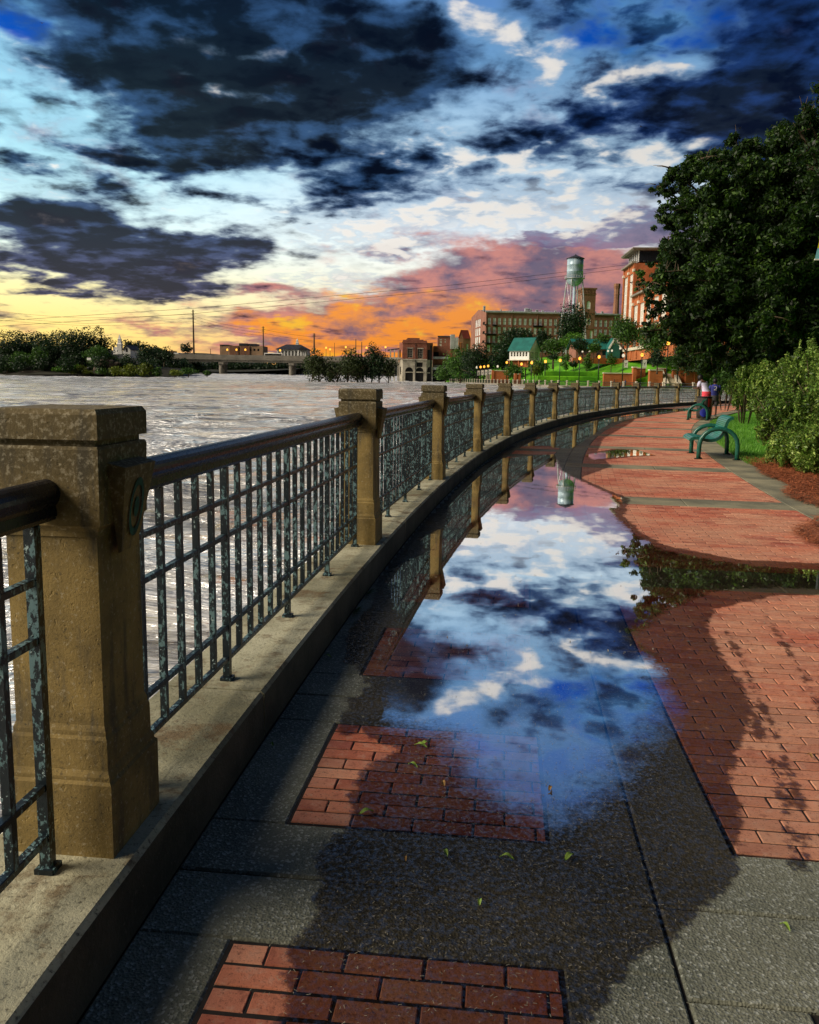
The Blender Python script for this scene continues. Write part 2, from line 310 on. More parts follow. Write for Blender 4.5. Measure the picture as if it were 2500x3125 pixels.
def m_puddle(T):                                   # thin water lying on the paving: depth comes from the mesh
    at_ = T.n('ShaderNodeAttribute', attribute_name='depth'); d = at_.outputs['Fac']
    p = wpos(T)
    n = T.noise(p, 9., 6, .65); n2 = T.noise(p, 60., 4, .7); n3 = T.noise(p, 2.2, 4, .6)
    e = T.m('ADD', d, T.m('ADD', T.m('MULTIPLY', T.m('SUBTRACT', n, .5), .34), T.m('MULTIPLY', T.m('SUBTRACT', n2, .5), .10)))
    pool = T.ss(T.m('ADD', e, T.m('MULTIPLY', T.m('SUBTRACT', n2, .5), .16)), -.04, T.lin(T.xyz(p)[1], 3.2, 5.2, .27, .06))
    damp = T.ss(T.m('ADD', d, T.m('ADD', T.m('MULTIPLY', T.m('SUBTRACT', n3, .5), .22), T.m('ADD', T.m('MULTIPLY', T.m('SUBTRACT', n, .5), .50), T.m('MULTIPLY', T.m('SUBTRACT', n2, .5), .26)))), -.25, -.20)
    fac = T.n('ShaderNodeLayerWeight'); fac.inputs['Blend'].default_value = .5
    refl = T.ramp(fac.outputs['Facing'], [(0, (.10,) * 3), (.35, (.34,) * 3), (.55, (.64,) * 3), (.7, (.82,) * 3), (.85, (.90,) * 3), (1, (.97,) * 3)])
    gl = T.n('ShaderNodeBsdfGlossy'); gl.inputs['Roughness'].default_value = .012; gl.inputs['Color'].default_value = (1, 1, 1, 1)
    rip = T.n('ShaderNodeBump'); rip.inputs['Strength'].default_value = .02; rip.inputs['Distance'].default_value = .01
    T.put(rip.inputs['Height'], T.noise(p, 3.0, 2)); T.L.new(rip.outputs[0], gl.inputs['Normal'])
    tr = T.n('ShaderNodeBsdfTransparent'); T.put(tr.inputs['Color'], (.86, .80, .78, 1))
    wat = T.n('ShaderNodeMixShader'); T.put(wat.inputs[0], refl); T.L.new(tr.outputs[0], wat.inputs[1]); T.L.new(gl.outputs[0], wat.inputs[2])
    # damp margin: darkened, with a broken gloss
    td = T.n('ShaderNodeBsdfTransparent'); T.put(td.inputs['Color'], (.50, .46, .43, 1))
    gd = T.n('ShaderNodeBsdfGlossy'); gd.inputs['Roughness'].default_value = .16
    bn = T.n('ShaderNodeBump'); bn.inputs['Strength'].default_value = .8; bn.inputs['Distance'].default_value = .004
    T.put(bn.inputs['Height'], n2); T.L.new(bn.outputs[0], gd.inputs['Normal'])
    dmp = T.n('ShaderNodeMixShader'); T.put(dmp.inputs[0], T.m('MULTIPLY', refl, T.lin(n2, .46, .68, .015, .42)))
    T.L.new(td.outputs[0], dmp.inputs[1]); T.L.new(gd.outputs[0], dmp.inputs[2])
    clr = T.n('ShaderNodeBsdfTransparent'); clr.inputs['Color'].default_value = (1, 1, 1, 1)
    a = T.n('ShaderNodeMixShader'); T.put(a.inputs[0], damp); T.L.new(clr.outputs[0], a.inputs[1]); T.L.new(dmp.outputs[0], a.inputs[2])
    b = T.n('ShaderNodeMixShader'); T.put(b.inputs[0], pool); T.L.new(a.outputs[0], b.inputs[1]); T.L.new(wat.outputs[0], b.inputs[2])
    return b.outputs[0]
def leafmat(name, dark, mid, light, rough=.5):
    def f(T):
        r = island(T); p = wpos(T); n = T.noise(p, .55, 4, .6)
        c = T.ramp(T.m('ADD', T.m('MULTIPLY', r, .75), T.m('MULTIPLY', T.m('SUBTRACT', n, .5), .8)), [(0, dark), (.5, mid), (.8, light), (1, tuple(q * 1.25 for q in light))])
        d = principled(T, c, rough, .35)
        t = T.n('ShaderNodeBsdfTranslucent'); T.put(t.inputs['Color'], T.mix(.5, c, light))
        mx = T.n('ShaderNodeMixShader'); mx.inputs[0].default_value = .25
        T.L.new(d, mx.inputs[1]); T.L.new(t.outputs[0], mx.inputs[2]); return mx.outputs[0]
    return mat(name, f)
def brickwall(name, c1, c2, mortar, scale=1.0):
    def f(T):
        p = wpos(T); x, y, z = T.xyz(p)
        br = T.n('ShaderNodeTexBrick'); T.put(br.inputs['Vector'], T.vec(T.m('ADD', x, T.m('MULTIPLY', y, .8)), z, 0.))
        br.inputs['Color1'].default_value = (*c1, 1); br.inputs['Color2'].default_value = (*c2, 1); br.inputs['Mortar'].default_value = (*mortar, 1)
        br.inputs['Scale'].default_value = scale; br.inputs['Mortar Size'].default_value = .012; br.inputs['Brick Width'].default_value = .5; br.inputs['Row Height'].default_value = .17
        n = T.noise(p, .35, 6, .65); s_ = T.noise(T.v('MULTIPLY', p, (1.2, 1.2, .12)), 1.0, 5, .6)
        c = T.mix(T.m('MULTIPLY', T.ss(n, .4, .65), .45), br.outputs['Color'], tuple(q * .45 for q in c1))
        c = T.mix(T.m('MULTIPLY', T.ss(s_, .55, .7), .35), c, tuple(q * .4 for q in c2))
        return principled(T, c, .85, .25)
    return mat(name, f)
def emit(name, col, strength):
    def f(T):
        e = T.n('ShaderNodeEmission'); e.inputs['Color'].default_value = (*col, 1); e.inputs['Strength'].default_value = strength
        return e.outputs[0]
    return mat(name, f)

def m_concrete_dry(T):
    p = wpos(T)
    n = T.noise(p, 1.1, 6, .6); f = T.noise(p, 85, 3, .8)
    c = T.mix(T.ss(n, .35, .68), (.15, .145, .10), (.33, .30, .19))
    c = T.mix(T.m('MULTIPLY', T.ss(f, .45, .3), .7), c, (.04, .038, .03))
    c = T.mix(T.m('MULTIPLY', T.ss(f, .6, .75), .5), c, (.45, .43, .33))
    return principled(T, c, .85, .3, 0, bump(T, f, .6, .006))
mat('concrete_pale', m_concrete_dry)
def m_coping_shade_face(T):                              # front of the coping: its shade put into the colour, over mould stain
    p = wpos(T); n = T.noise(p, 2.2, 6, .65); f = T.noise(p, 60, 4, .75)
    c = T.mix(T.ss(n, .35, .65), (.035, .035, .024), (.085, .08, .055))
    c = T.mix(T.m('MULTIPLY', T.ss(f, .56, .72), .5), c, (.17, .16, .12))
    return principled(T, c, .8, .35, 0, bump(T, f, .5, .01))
mat('coping_shade_face', m_coping_shade_face)
mat('cast_stone', m_stone); mat('coping', m_coping); mat('concrete', m_concrete); mat('brick', m_brick)
mat('painted_iron', m_iron); mat('rail_paint', m_rail); mat('river_water', m_water); mat('puddle_water', m_puddle)
simple('mortar', (.022, .018, .015), .9, 0, .3, 20.)
simple('soil', (.022, .022, .012), .95, 0, .4, .5)
simple('wall_concrete', (.28, .25, .19), .85, 0, .3, .4)
simple('pale_trim', (.62, .56, .44), .8, 0, .15, .6)
simple('white_paint', (.78, .78, .74), .6, 0, .08, .8)
simple('dark_metal', (.012, .018, .016), .4, 0, .2, 4.)
simple('black_iron', (.01, .01, .012), .5)
simple('steel', (.50, .52, .53), .45, .35, .2, .5)
simple('bark', (.10, .075, .05), .9, 0, .4, 6., .2, .6)
simple('dark_roof', (.03, .032, .04), .7, 0, .3, .6)
simple('green_roof', (.015, .13, .11), .5, 0, .2, .5)
simple('red_roof', (.30, .05, .05), .7, 0, .2, .5)
simple('bridge_concrete', (.22, .20, .165), .8, 0, .2, .25)
simple('rock', (.10, .08, .06), .9, 0, .5, .25)
simple('asphalt', (.05, .05, .05), .9, 0, .3, 1.)
simple('old_plaster', (.38, .35, .28), .9, 0, .35, .35)
simple('tan_stucco', (.42, .27, .16), .85, 0, .2, .2)
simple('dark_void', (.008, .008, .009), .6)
simple('skin_dark', (.09, .045, .028), .6); simple('hair', (.008, .007, .007), .5)
simple('lilac_cloth', (.62, .60, .80), .85, 0, .12, 8.); simple('red_cloth', (.72, .06, .09), .8, 0, .15, 8.)
simple('navy_cloth', (.03, .04, .22), .8); simple('grey_cloth', (.08, .08, .09), .8)
simple('bin_red', (.35, .015, .02), .5); simple('bin_blue', (.01, .02, .25), .45); simple('bin_dark', (.03, .028, .024), .6, 0, .6, 6.)
simple('straw_red', (.34, .10, .035), .85, 0, .5, 14.)
simple('leaf_fallen', (.22, .34, .05), .6, 0, .3, 20.); simple('leaf_brown', (.35, .20, .06), .7, 0, .3, 20.)
simple('debris', (.30, .27, .19), .8, 0, .4, 40.)
simple('banner_white', (.80, .78, .72), .7, 0, .05); simple('banner_yellow', (.72, .62, .03), .6, 0, .05); simple('banner_teal', (.25, .58, .68), .6, 0, .05)
def m_green_paint(T):
    p = wpos(T); n = T.noise(p, 30, 4, .6)
    return principled(T, T.mix(T.ss(n, .3, .7), (.008, .07, .05), (.015, .125, .088)), .3, .6)
mat('green_paint', m_green_paint)
mat('seat_paint', lambda T: principled(T, (.03, .21, .175), .3, .6))
def m_glass(T):
    p = wpos(T); n = T.noise(p, .3, 3)
    return principled(T, T.mix(T.ss(n, .4, .6), (.80, .86, .90), (.95, .96, .96)), .4, .3, 0, None, 1.5)
mat('window_glass', m_glass)
mat('dark_glass', lambda T: principled(T, (.012, .014, .018), .12, .7))
mat('lit_glass', lambda T: principled(T, (.66, .66, .58), .2, .6))
def m_lawn(T):
    p = wpos(T); n = T.noise(p, .12, 5, .6); f = T.noise(p, 1.6, 5, .7)
    c = T.mix(T.ss(n, .35, .65), (.07, .25, .012), (.16, .46, .02))
    c = T.mix(T.m('MULTIPLY', T.ss(f, .5, .35), .5), c, (.03, .09, .012))
    return principled(T, c, .9, .2, 0, bump(T, f, .6, .2))
mat('lawn', m_lawn)
leafmat('grass_blade', (.05, .16, .015), (.12, .32, .03), (.22, .46, .05))
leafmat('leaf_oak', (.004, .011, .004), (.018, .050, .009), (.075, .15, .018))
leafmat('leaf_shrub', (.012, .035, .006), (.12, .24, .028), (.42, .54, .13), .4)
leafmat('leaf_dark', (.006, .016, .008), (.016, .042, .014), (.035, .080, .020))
leafmat('leaf_mid', (.012, .035, .008), (.045, .12, .016), (.11, .23, .03))
leafmat('leaf_bright', (.02, .07, .008), (.08, .21, .016), (.18, .38, .035))
leafmat('leaf_yellow', (.04, .07, .008), (.12, .17, .015), (.24, .28, .03))
leafmat('leaf_olive', (.014, .024, .008), (.04, .062, .018), (.085, .12, .035))
emit('lamp_glow', (1.0, .40, .05), 2.4); emit('lamp_pale', (1.0, .86, .62), .9); emit('lit_window', (1.0, .62, .3), 1.3)
brickwall('mill_brick', (.30, .125, .085), (.38, .17, .12), (.20, .15, .12))
brickwall('tower_brick', (.24, .11, .06), (.32, .15, .085), (.25, .18, .13))
brickwall('orange_brick', (.42, .11, .035), (.52, .15, .05), (.42, .22, .12))
brickwall('old_brick', (.22, .07, .045), (.30, .10, .06), (.25, .17, .12))
def m_tank(T):
    p = wpos(T); s_ = T.noise(T.v('MULTIPLY', p, (.9, .9, .06)), 1.0, 5, .6)
    return principled(T, T.mix(T.ss(s_, .4, .62), (.25, .36, .44), (.46, .59, .68)), .35, .6, .12)
mat('tank_steel', m_tank)
def M(n): return MATS[n]

# ------------------------------------------------------------------ object helpers
class MB:                                          # collects shapes into ONE mesh
    def __init__(s): s.v = []; s.f = []
    def quad(s, *p):
        i = len(s.v); s.v += [tuple(q) for q in p]; s.f.append(tuple(range(i, i + len(p)))); return s
    def box(s, c, d, ax=None, bev=0.):             # centre, full size, optional 3 axes
        c = Vector(c); ax = ax or (Vector((1, 0, 0)), Vector((0, 1, 0)), Vector((0, 0, 1)))
        h = [q / 2 for q in d]; i = len(s.v)
        if bev <= 0:
            for sz in (-1, 1):
                for sx, sy in ((-1, -1), (1, -1), (1, 1), (-1, 1)):
                    s.v.append(tuple(c + ax[0] * (h[0] * sx) + ax[1] * (h[1] * sy) + ax[2] * (h[2] * sz)))
            for f in ((3, 2, 1, 0), (4, 5, 6, 7), (0, 1, 5, 4), (1, 2, 6, 5), (2, 3, 7, 6), (3, 0, 4, 7)): s.f.append(tuple(i + k for k in f))
        else:
            rings = ((-h[2], bev), (-h[2] + bev, 0), (h[2] - bev, 0), (h[2], bev))
            for zz, b in rings:
                for sx, sy in ((-1, -1), (1, -1), (1, 1), (-1, 1)):
                    s.v.append(tuple(c + ax[0] * ((h[0] - b) * sx) + ax[1] * ((h[1] - b) * sy) + ax[2] * zz))
            s.f.append((i + 3, i + 2, i + 1, i))
            for r in range(3):
                for k in range(4):
                    a, b = i + r * 4 + k, i + r * 4 + (k + 1) % 4
                    s.f.append((a, b, b + 4, a + 4))
            s.f.append(tuple(i + 12 + k for k in range(4)))
        return s
    def prism(s, poly, z0, z1, org=Vector((0, 0, 0)), ax=None):   # polygon in ax0/ax1, extruded along ax2
        ax = ax or (Vector((1, 0, 0)), Vector((0, 1, 0)), Vector((0, 0, 1))); i = len(s.v); n = len(poly)
        for z in (z0, z1):
            for a, b in poly: s.v.append(tuple(org + ax[0] * a + ax[1] * b + ax[2] * z))
        s.f.append(tuple(i + k for k in reversed(range(n)))); s.f.append(tuple(i + n + k for k in range(n)))
        for k in range(n): s.f.append((i + k, i + (k + 1) % n, i + n + (k + 1) % n, i + n + k))
        return s
    def frusta(s, c, rings, ax=None):              # square-section stack: [(z, half_x, half_y)]
        ax = ax or (Vector((1, 0, 0)), Vector((0, 1, 0)), Vector((0, 0, 1))); i = len(s.v); c = Vector(c)
        for z, hx, hy in rings:
            for sx, sy in ((-1, -1), (1, -1), (1, 1), (-1, 1)): s.v.append(tuple(c + ax[0] * hx * sx + ax[1] * hy * sy + ax[2] * z))
        s.f.append((i + 3, i + 2, i + 1, i)); n = len(rings)
        for r in range(n - 1):
            for k in range(4):
                a, b = i + r * 4 + k, i + r * 4 + (k + 1) % 4; s.f.append((a, b, b + 4, a + 4))
        s.f.append(tuple(i + (n - 1) * 4 + k for k in range(4))); return s
    def lathe(s, c, prof, seg=16, caps=True, ax=None):
        i = len(s.v); c = Vector(c); n = len(prof); ax = ax or (Vector((1, 0, 0)), Vector((0, 1, 0)), Vector((0, 0, 1)))
        for z, r in prof:
            for k in range(seg):
                a = 2 * math.pi * k / seg; s.v.append(tuple(c + ax[0] * (r * math.cos(a)) + ax[1] * (r * math.sin(a)) + ax[2] * z))
        for j in range(n - 1):
            for k in range(seg):
                a, b = i + j * seg + k, i + j * seg + (k + 1) % seg; s.f.append((a, b, b + seg, a + seg))
        if caps: s.f.append(tuple(i + k for k in reversed(range(seg)))); s.f.append(tuple(i + (n - 1) * seg + k for k in range(seg)))
        return s
    def tube(s, pts, r, seg=8, caps=True):
        pts = [Vector(p) for p in pts]; n = len(pts); rr = r if hasattr(r, '__len__') else [r] * n; i = len(s.v)
        t0 = (pts[1] - pts[0]).normalized(); up = Vector((0, 0, 1)) if abs(t0.z) < .9 else Vector((1, 0, 0))
        a = t0.cross(up).normalized()
        for j in range(n):
            t = (pts[min(j + 1, n - 1)] - pts[max(j - 1, 0)]).normalized()
            a = (a - t * a.dot(t)).normalized(); b = t.cross(a)
            for k in range(seg):
                q = 2 * math.pi * k / seg; s.v.append(tuple(pts[j] + (a * math.cos(q) + b * math.sin(q)) * rr[j]))
        for j in range(n - 1):
            for k in range(seg):
                x, y = i + j * seg + k, i + j * seg + (k + 1) % seg; s.f.append((x, x + seg, y + seg, y))
        if caps: s.f.append(tuple(i + k for k in range(seg))); s.f.append(tuple(i + (n - 1) * seg + k for k in reversed(range(seg))))
        return s
    def mesh(s, name, org=None, smooth=False):
        me = bpy.data.meshes.new(name); v = s.v
        if org is not None: v = [(a - org[0], b - org[1], c - org[2]) for a, b, c in v]
        me.from_pydata(v, [], s.f)
        if smooth: me.polygons.foreach_set('use_smooth', [True] * len(me.polygons))
        me.update(); return me
def link(name, me, m, parent=None, smooth=None):
    o = bpy.data.objects.new(name, me); COL.objects.link(o)
    if m is not None and not me.materials: me.materials.append(M(m) if isinstance(m, str) else m)
    if parent is not None: o.parent = parent
    return o
def obj(name, mb, m, parent=None, org=None, smooth=False): return link(name, mb.mesh(name, org, smooth), m, parent)
def tag(o, label=None, cat=None, group=None, kind=None):
    if label: o['label'] = label
    if cat: o['category'] = cat
    if group: o['group'] = group
    if kind: o['kind'] = kind
    return o
def thing(name, label, cat, loc=(0, 0, 0), rz=0., group=None):
    o = bpy.data.objects.new(name, None); COL.objects.link(o); o.empty_display_size = .2
    o.location = loc; o.rotation_euler = (0, 0, rz); return tag(o, label, cat, group)
def struct(name, mb, m, parent=None, smooth=False):
    o = obj(name, mb, m, parent, None, smooth); o['kind'] = 'structure'; return o
def copy_tree(o, parent=None):
    c = o.copy(); COL.objects.link(c); c.parent = parent
    for ch in o.children: copy_tree(ch, c)
    return c
ORD = ['first', 'second', 'third', 'fourth', 'fifth', 'sixth', 'seventh', 'eighth', 'ninth', 'tenth', 'eleventh', 'twelfth', 'thirteenth', 'fourteenth', 'fifteenth', 'sixteenth', 'seventeenth', 'eighteenth', 'nineteenth', 'twentieth']

# ------------------------------------------------------------------ the curve of the river wall
# s runs along the wall's face from the first post, n is the distance to the right of that face
T0, K1, K2 = .10426591, .00879908, 4.277e-6
_S = np.arange(-12, 110, .05)
_th = T0 + K1 * _S + K2 * _S ** 2
_th = np.where(_S < 0, T0 + K1 * _S, _th)
_i0 = int(round(12 / .05))
_X = np.cumsum(np.sin(_th)) * .05; _Y = np.cumsum(np.cos(_th)) * .05
_X += -.7827 + .063 * math.cos(T0) - _X[_i0]; _Y += 2.0440 - .063 * math.sin(T0) - _Y[_i0]
def head(s): return float(np.interp(s, _S, _th))
def P(s, n, z=0.):
    t = head(s); return Vector((float(np.interp(s, _S, _X)) + n * math.cos(t), float(np.interp(s, _S, _Y)) - n * math.sin(t), z))
def axes(s):                                       # across (to the right), along, up
    t = head(s); return Vector((math.cos(t), -math.sin(t), 0)), Vector((math.sin(t), math.cos(t), 0)), Vector((0, 0, 1))
def to_sn(x, y):                                   # inverse, for arrays of points
    x = np.asarray(x, float); y = np.asarray(y, float)
    d = (x[..., None] - _X[::4]) ** 2 + (y[..., None] - _Y[::4]) ** 2
    j = d.argmin(-1) * 4; t = _th[j]
    return _S[j] + (x - _X[j]) * np.sin(t) + (y - _Y[j]) * np.cos(t), (x - _X[j]) * np.cos(t) - (y - _Y[j]) * np.sin(t)
POST_S = [4.20539 * i + .01515 * i * i for i in range(18)]
POST_S = [-4.2] + POST_S
LEDGE = .20

# ================================================================== SETTING: paving
def slab(mb, s0, s1, n0, n1, z0=-.05, z1=0., seg=1, bev=.006):
    for k in range(seg):
        a, b = s0 + (s1 - s0) * k / seg, s0 + (s1 - s0) * (k + 1) / seg
        c = [P(a, n0), P(a, n1), P(b, n1), P(b, n0)]
        m_ = sum(c, Vector((0, 0, 0))) / 4
        i = len(mb.v)
        for q in c: mb.v.append((q.x, q.y, z0))
        for q in c: mb.v.append((q.x, q.y, z1 - bev))
        for j, q in enumerate(c):
            e = q + (axes(a if j < 2 else b)[1] * (bev if j < 2 else -bev)) + axes(a)[0] * (bev if j in (0, 3) else -bev)
            mb.v.append((e.x, e.y, z1))
        for r in (0, 4):
            for j in range(4): mb.f.append((i + r + j, i + r + (j + 1) % 4, i + r + 4 + (j + 1) % 4, i + r + 4 + j))
        mb.f.append((i + 8, i + 9, i + 10, i + 11))
NB = 14                                            # bays of paving that are laid piece by piece
bed = MB()
for k in range(-6, 100):
    a, b = k * 1.0, k * 1.0 + 1.0
    bed.quad(P(a, -.1, -.013), P(a, 4.78, -.013), P(b, 4.78, -.013), P(b, -.1, -.013))
pave = struct('paving', bed, 'mortar')
HN0, HN1, JN, FN0, FN1, RN1 = .262, 1.140, 1.43, 1.725, 4.20, 4.76
rows_inner = []
for i in range(len(POST_S) - 2):
    s0 = POST_S[i] + .28; L = POST_S[i + 1] - POST_S[i]
    for k in range(3): rows_inner.append((s0 + L * k / 3, s0 + L * (k + 1) / 3))
for j, (a, b) in enumerate(rows_inner):
    if b < -1.3: continue
    if a > 62: break
    g = .005; c = (a + b) / 2; hl = .415
    mb = MB()
    slab(mb, a + g, c - hl, .004, JN - .005); slab(mb, c + hl, b - g, .004, JN - .005)
    slab(mb, c - hl, c + hl, .004, HN0); slab(mb, c - hl, c + hl, HN1, JN - .005)
    obj('concrete_slab', mb, 'concrete', pave)
    i_ = j // 3; a2, b2 = max(a + g, POST_S[i_] + .588), min(b - g, POST_S[i_ + 1] - .086)
    m2 = MB(); slab(m2, a2, b2, JN + .005, FN0 - .008); obj('concrete_slab', m2, 'concrete', pave)
    m3 = MB(); slab(m3, a + g, b - g, FN1 + .006, RN1); obj('edge_slab', m3, 'concrete_pale', pave)
for i in range(len(POST_S) - 2):
    s = POST_S[i]
    if s > 60: break
    for a, b in ((s - .08, s + .276), (s + .284, s + .582)):
        for n0, n1 in ((JN + .005, 2.955), (2.965, FN1)):
            if s < -3: continue
            mb = MB(); slab(mb, a, b, n0, n1); obj('cross_slab', mb, 'concrete' if i < 2 else 'concrete_pale', pave)
# bricks: one shared mesh for the pieces that can be told apart, one joined mesh for the rest
BL, BW = .200, .0695
bk = MB().box((0, 0, -.018), (BL, BW, .036), None, .0035); brick_me = bk.mesh('brick'); brick_me.materials.append(M('brick'))
def lay(parent, s, n, ln):
    o = bpy.data.objects.new('brick', brick_me); COL.objects.link(o); o.parent = parent
    q = P(s, n, 0) if 0 else P(s, n, random.uniform(-.0022, .0015)); o.location = q
    o.rotation_euler = (random.uniform(-.012, .012), random.uniform(-.008, .008), -head(s) + random.uniform(-.012, .012))
    o.scale = (ln / BL, 1, 1)
def rows(s0, s1, n0, n1, pitch=.0815):
    out = []; nr = max(1, round((s1 - s0) / pitch)); pitch = (s1 - s0) / nr
    for r in range(nr):
        s = s0 + pitch * (r + .5); n = n0; first = True
        off = (r % 2) * .103 + random.uniform(-.012, .012)
        while n < n1 - .02:
            ln = (.103 if (first and r % 2) else .206)
            e = min(n + ln, n1)
            if n1 - e < .03: e = n1
            out.append((s + random.uniform(-.0015, .0015), (n + e) / 2, e - n - random.uniform(.005, .008))); n = e; first = False
    return out
def bulk(name, pieces, parent):
    mb = MB()
    for s, n, ln in pieces:
        ax = axes(s); mb.box(P(s, n, -.018 + random.uniform(-.0022, .0015)), (ln, BW, .036), ax, .0035)
    o = obj(name, mb, 'brick', parent); o['kind'] = 'stuff'; return o
panel_rows = [r for r in rows_inner if r[1] > -1.3 and r[0] < 62]
for j, (a, b) in enumerate(panel_rows):
    c = (a + b) / 2; pcs = rows(c - .405, c + .405, HN0 + .010, HN1 - .010)
    base_ = MB(); base_.quad(P(c - .41, HN0, -.0045), P(c - .41, HN1, -.0045), P(c + .41, HN1, -.0045), P(c + .41, HN0, -.0045))
    pan = struct('brick_panel', base_, 'mortar')
    if j < 5:
        for s, n, ln in pcs: lay(pan, s, n, ln)
    else: bulk('brick_infill', pcs, pan)
for i in range(1, len(POST_S) - 2):
    s0, s1 = POST_S[i] + .588, POST_S[i + 1] - .086
    if s0 > 62: break
    pcs = rows(s0, s1, FN0 + .004, FN1 - .002)
    base_ = MB(); base_.quad(P(s0, FN0, -.0045), P(s0, FN1, -.0045), P(s1, FN1, -.0045), P(s1, FN0, -.0045))
    fld = struct('brick_field', base_, 'mortar')
    if i == 1:
        def dist(q): w_ = P(q[0], q[1]); return w_.length if abs(w_.x / w_.y) < .52 else 99
        pcs.sort(key=dist)
        for s, n, ln in pcs[:300]: lay(fld, s, n, ln)
        bulk('brick_infill', pcs[300:], fld)
    else: bulk('brick_infill', pcs, fld)

# ------------------------------------------------------------------ standing water
def poly_sd(px, py, poly):                         # signed distance, + inside
    poly = np.array(poly); n = len(poly); d = np.full(px.shape, 1e9); ins = np.zeros(px.shape, bool)
    for i in range(n):
        a, b = poly[i], poly[(i + 1) % n]; e = b - a
        t = np.clip(((px - a[0]) * e[0] + (py - a[1]) * e[1]) / (e @ e + 1e-12), 0, 1)
        d = np.minimum(d, (px - a[0] - t * e[0]) ** 2 + (py - a[1] - t * e[1]) ** 2)
        cr = (a[1] > py) != (b[1] > py)
        xi = a[0] + (py - a[1]) * e[0] / (e[1] if abs(e[1]) > 1e-12 else 1e-12)
        ins ^= cr & (px < xi)
    d = np.sqrt(d); return np.where(ins, d, -d)
def line_sd(px, py, pts, w):
    d = np.full(px.shape, 1e9); pts = np.array(pts)
    for a, b in zip(pts[:-1], pts[1:]):
        e = b - a; t = np.clip(((px - a[0]) * e[0] + (py - a[1]) * e[1]) / (e @ e), 0, 1)
        d = np.minimum(d, np.hypot(px - a[0] - t * e[0], py - a[1] - t * e[1]))
    return w - d
K_ = 2500 / 1725
def gp(*pts): return [tuple(ground(x * K_, y * K_, .004)[:2]) for x, y in pts]
POOL = gp((1168, 956), (1050, 965), (1010, 985), (985, 1010), (962, 1030), (940, 1060), (945, 1085), (935, 1112), (880, 1135), (905, 1160), (850, 1185), (812, 1212), (826, 1250), (836, 1310), (803, 1350), (790, 1400), (800, 1440), (790, 1500), (800, 1540),
          (905, 1560), (930, 1640), (1000, 1700), (1100, 1740), (1180, 1765), (1250, 1738), (1320, 1700), (1362, 1640), (1392, 1580), (1430, 1540), (1450, 1500), (1420, 1445), (1395, 1385), (1340, 1345), (1400, 1290), (1500, 1246), (1600, 1238), (1780, 1243), (1780, 1203), (1600, 1192), (1500, 1178), (1400, 1158), (1330, 1120), (1296, 1085), (1312, 1050), (1240, 1020), (1182, 990))
SMALL = gp((1055, 932 - 1), (1062, 926), (1160, 922), (1180, 928), (1168, 937), (1090, 941))
UPPER = gp((1130, 913), (1163, 902), (1230, 885), (1300, 872), (1370, 862), (1450, 857), (1465, 861), (1372, 875), (1290, 889), (1265, 905), (1240, 922), (1205, 945), (1165, 943), (1140, 930))
STREAK = gp((1230, 958), (1300, 946), (1470, 952), (1480, 956), (1330, 960), (1250, 968))
WETA = [tuple(P(s, n)[:2]) for s, n in ((1.95, .45), (2.2, .18), (2.7, .10), (3.3, .13), (4.2, .05), (6, .03), (9, .02), (14, .02), (20, .02), (28, .02), (36, .05), (40, .8), (30, 2.0), (20, 1.9), (15.5, 1.9), (13, 2.2), (10, 1.4), (6, .9), (3, .8))]
WETB = gp((560, 2300), (640, 2100), (640, 2000), (700, 1900), (690, 1800), (740, 1745), (770, 1640), (870, 1570), (760, 1500), (735, 1540), (740, 1470), (900, 1450), (1400, 1480), (1480, 1600), (1530, 1690), (1535, 1760), (1505, 1850), (1430, 1935), (1330, 1990), (1230, 2100), (1150, 2300))
WETC = gp((1380, 1380), (1410, 1470), (1450, 1600), (1515, 1660), (1525, 1600), (1545, 1560), (1570, 1500), (1545, 1430), (1505, 1370), (1475, 1320), (1500, 1280), (1620, 1252), (1790, 1248), (1790, 1190), (1560, 1180), (1400, 1150), (1320, 1200))
TRACKS = [gp((1530, 1330), (1580, 1430), (1640, 1560), (1690, 1720), (1700, 1830)), gp((1585, 1500), (1622, 1600), (1660, 1720), (1672, 1830)), gp((1610, 1290), (1690, 1420), (1760, 1560))]
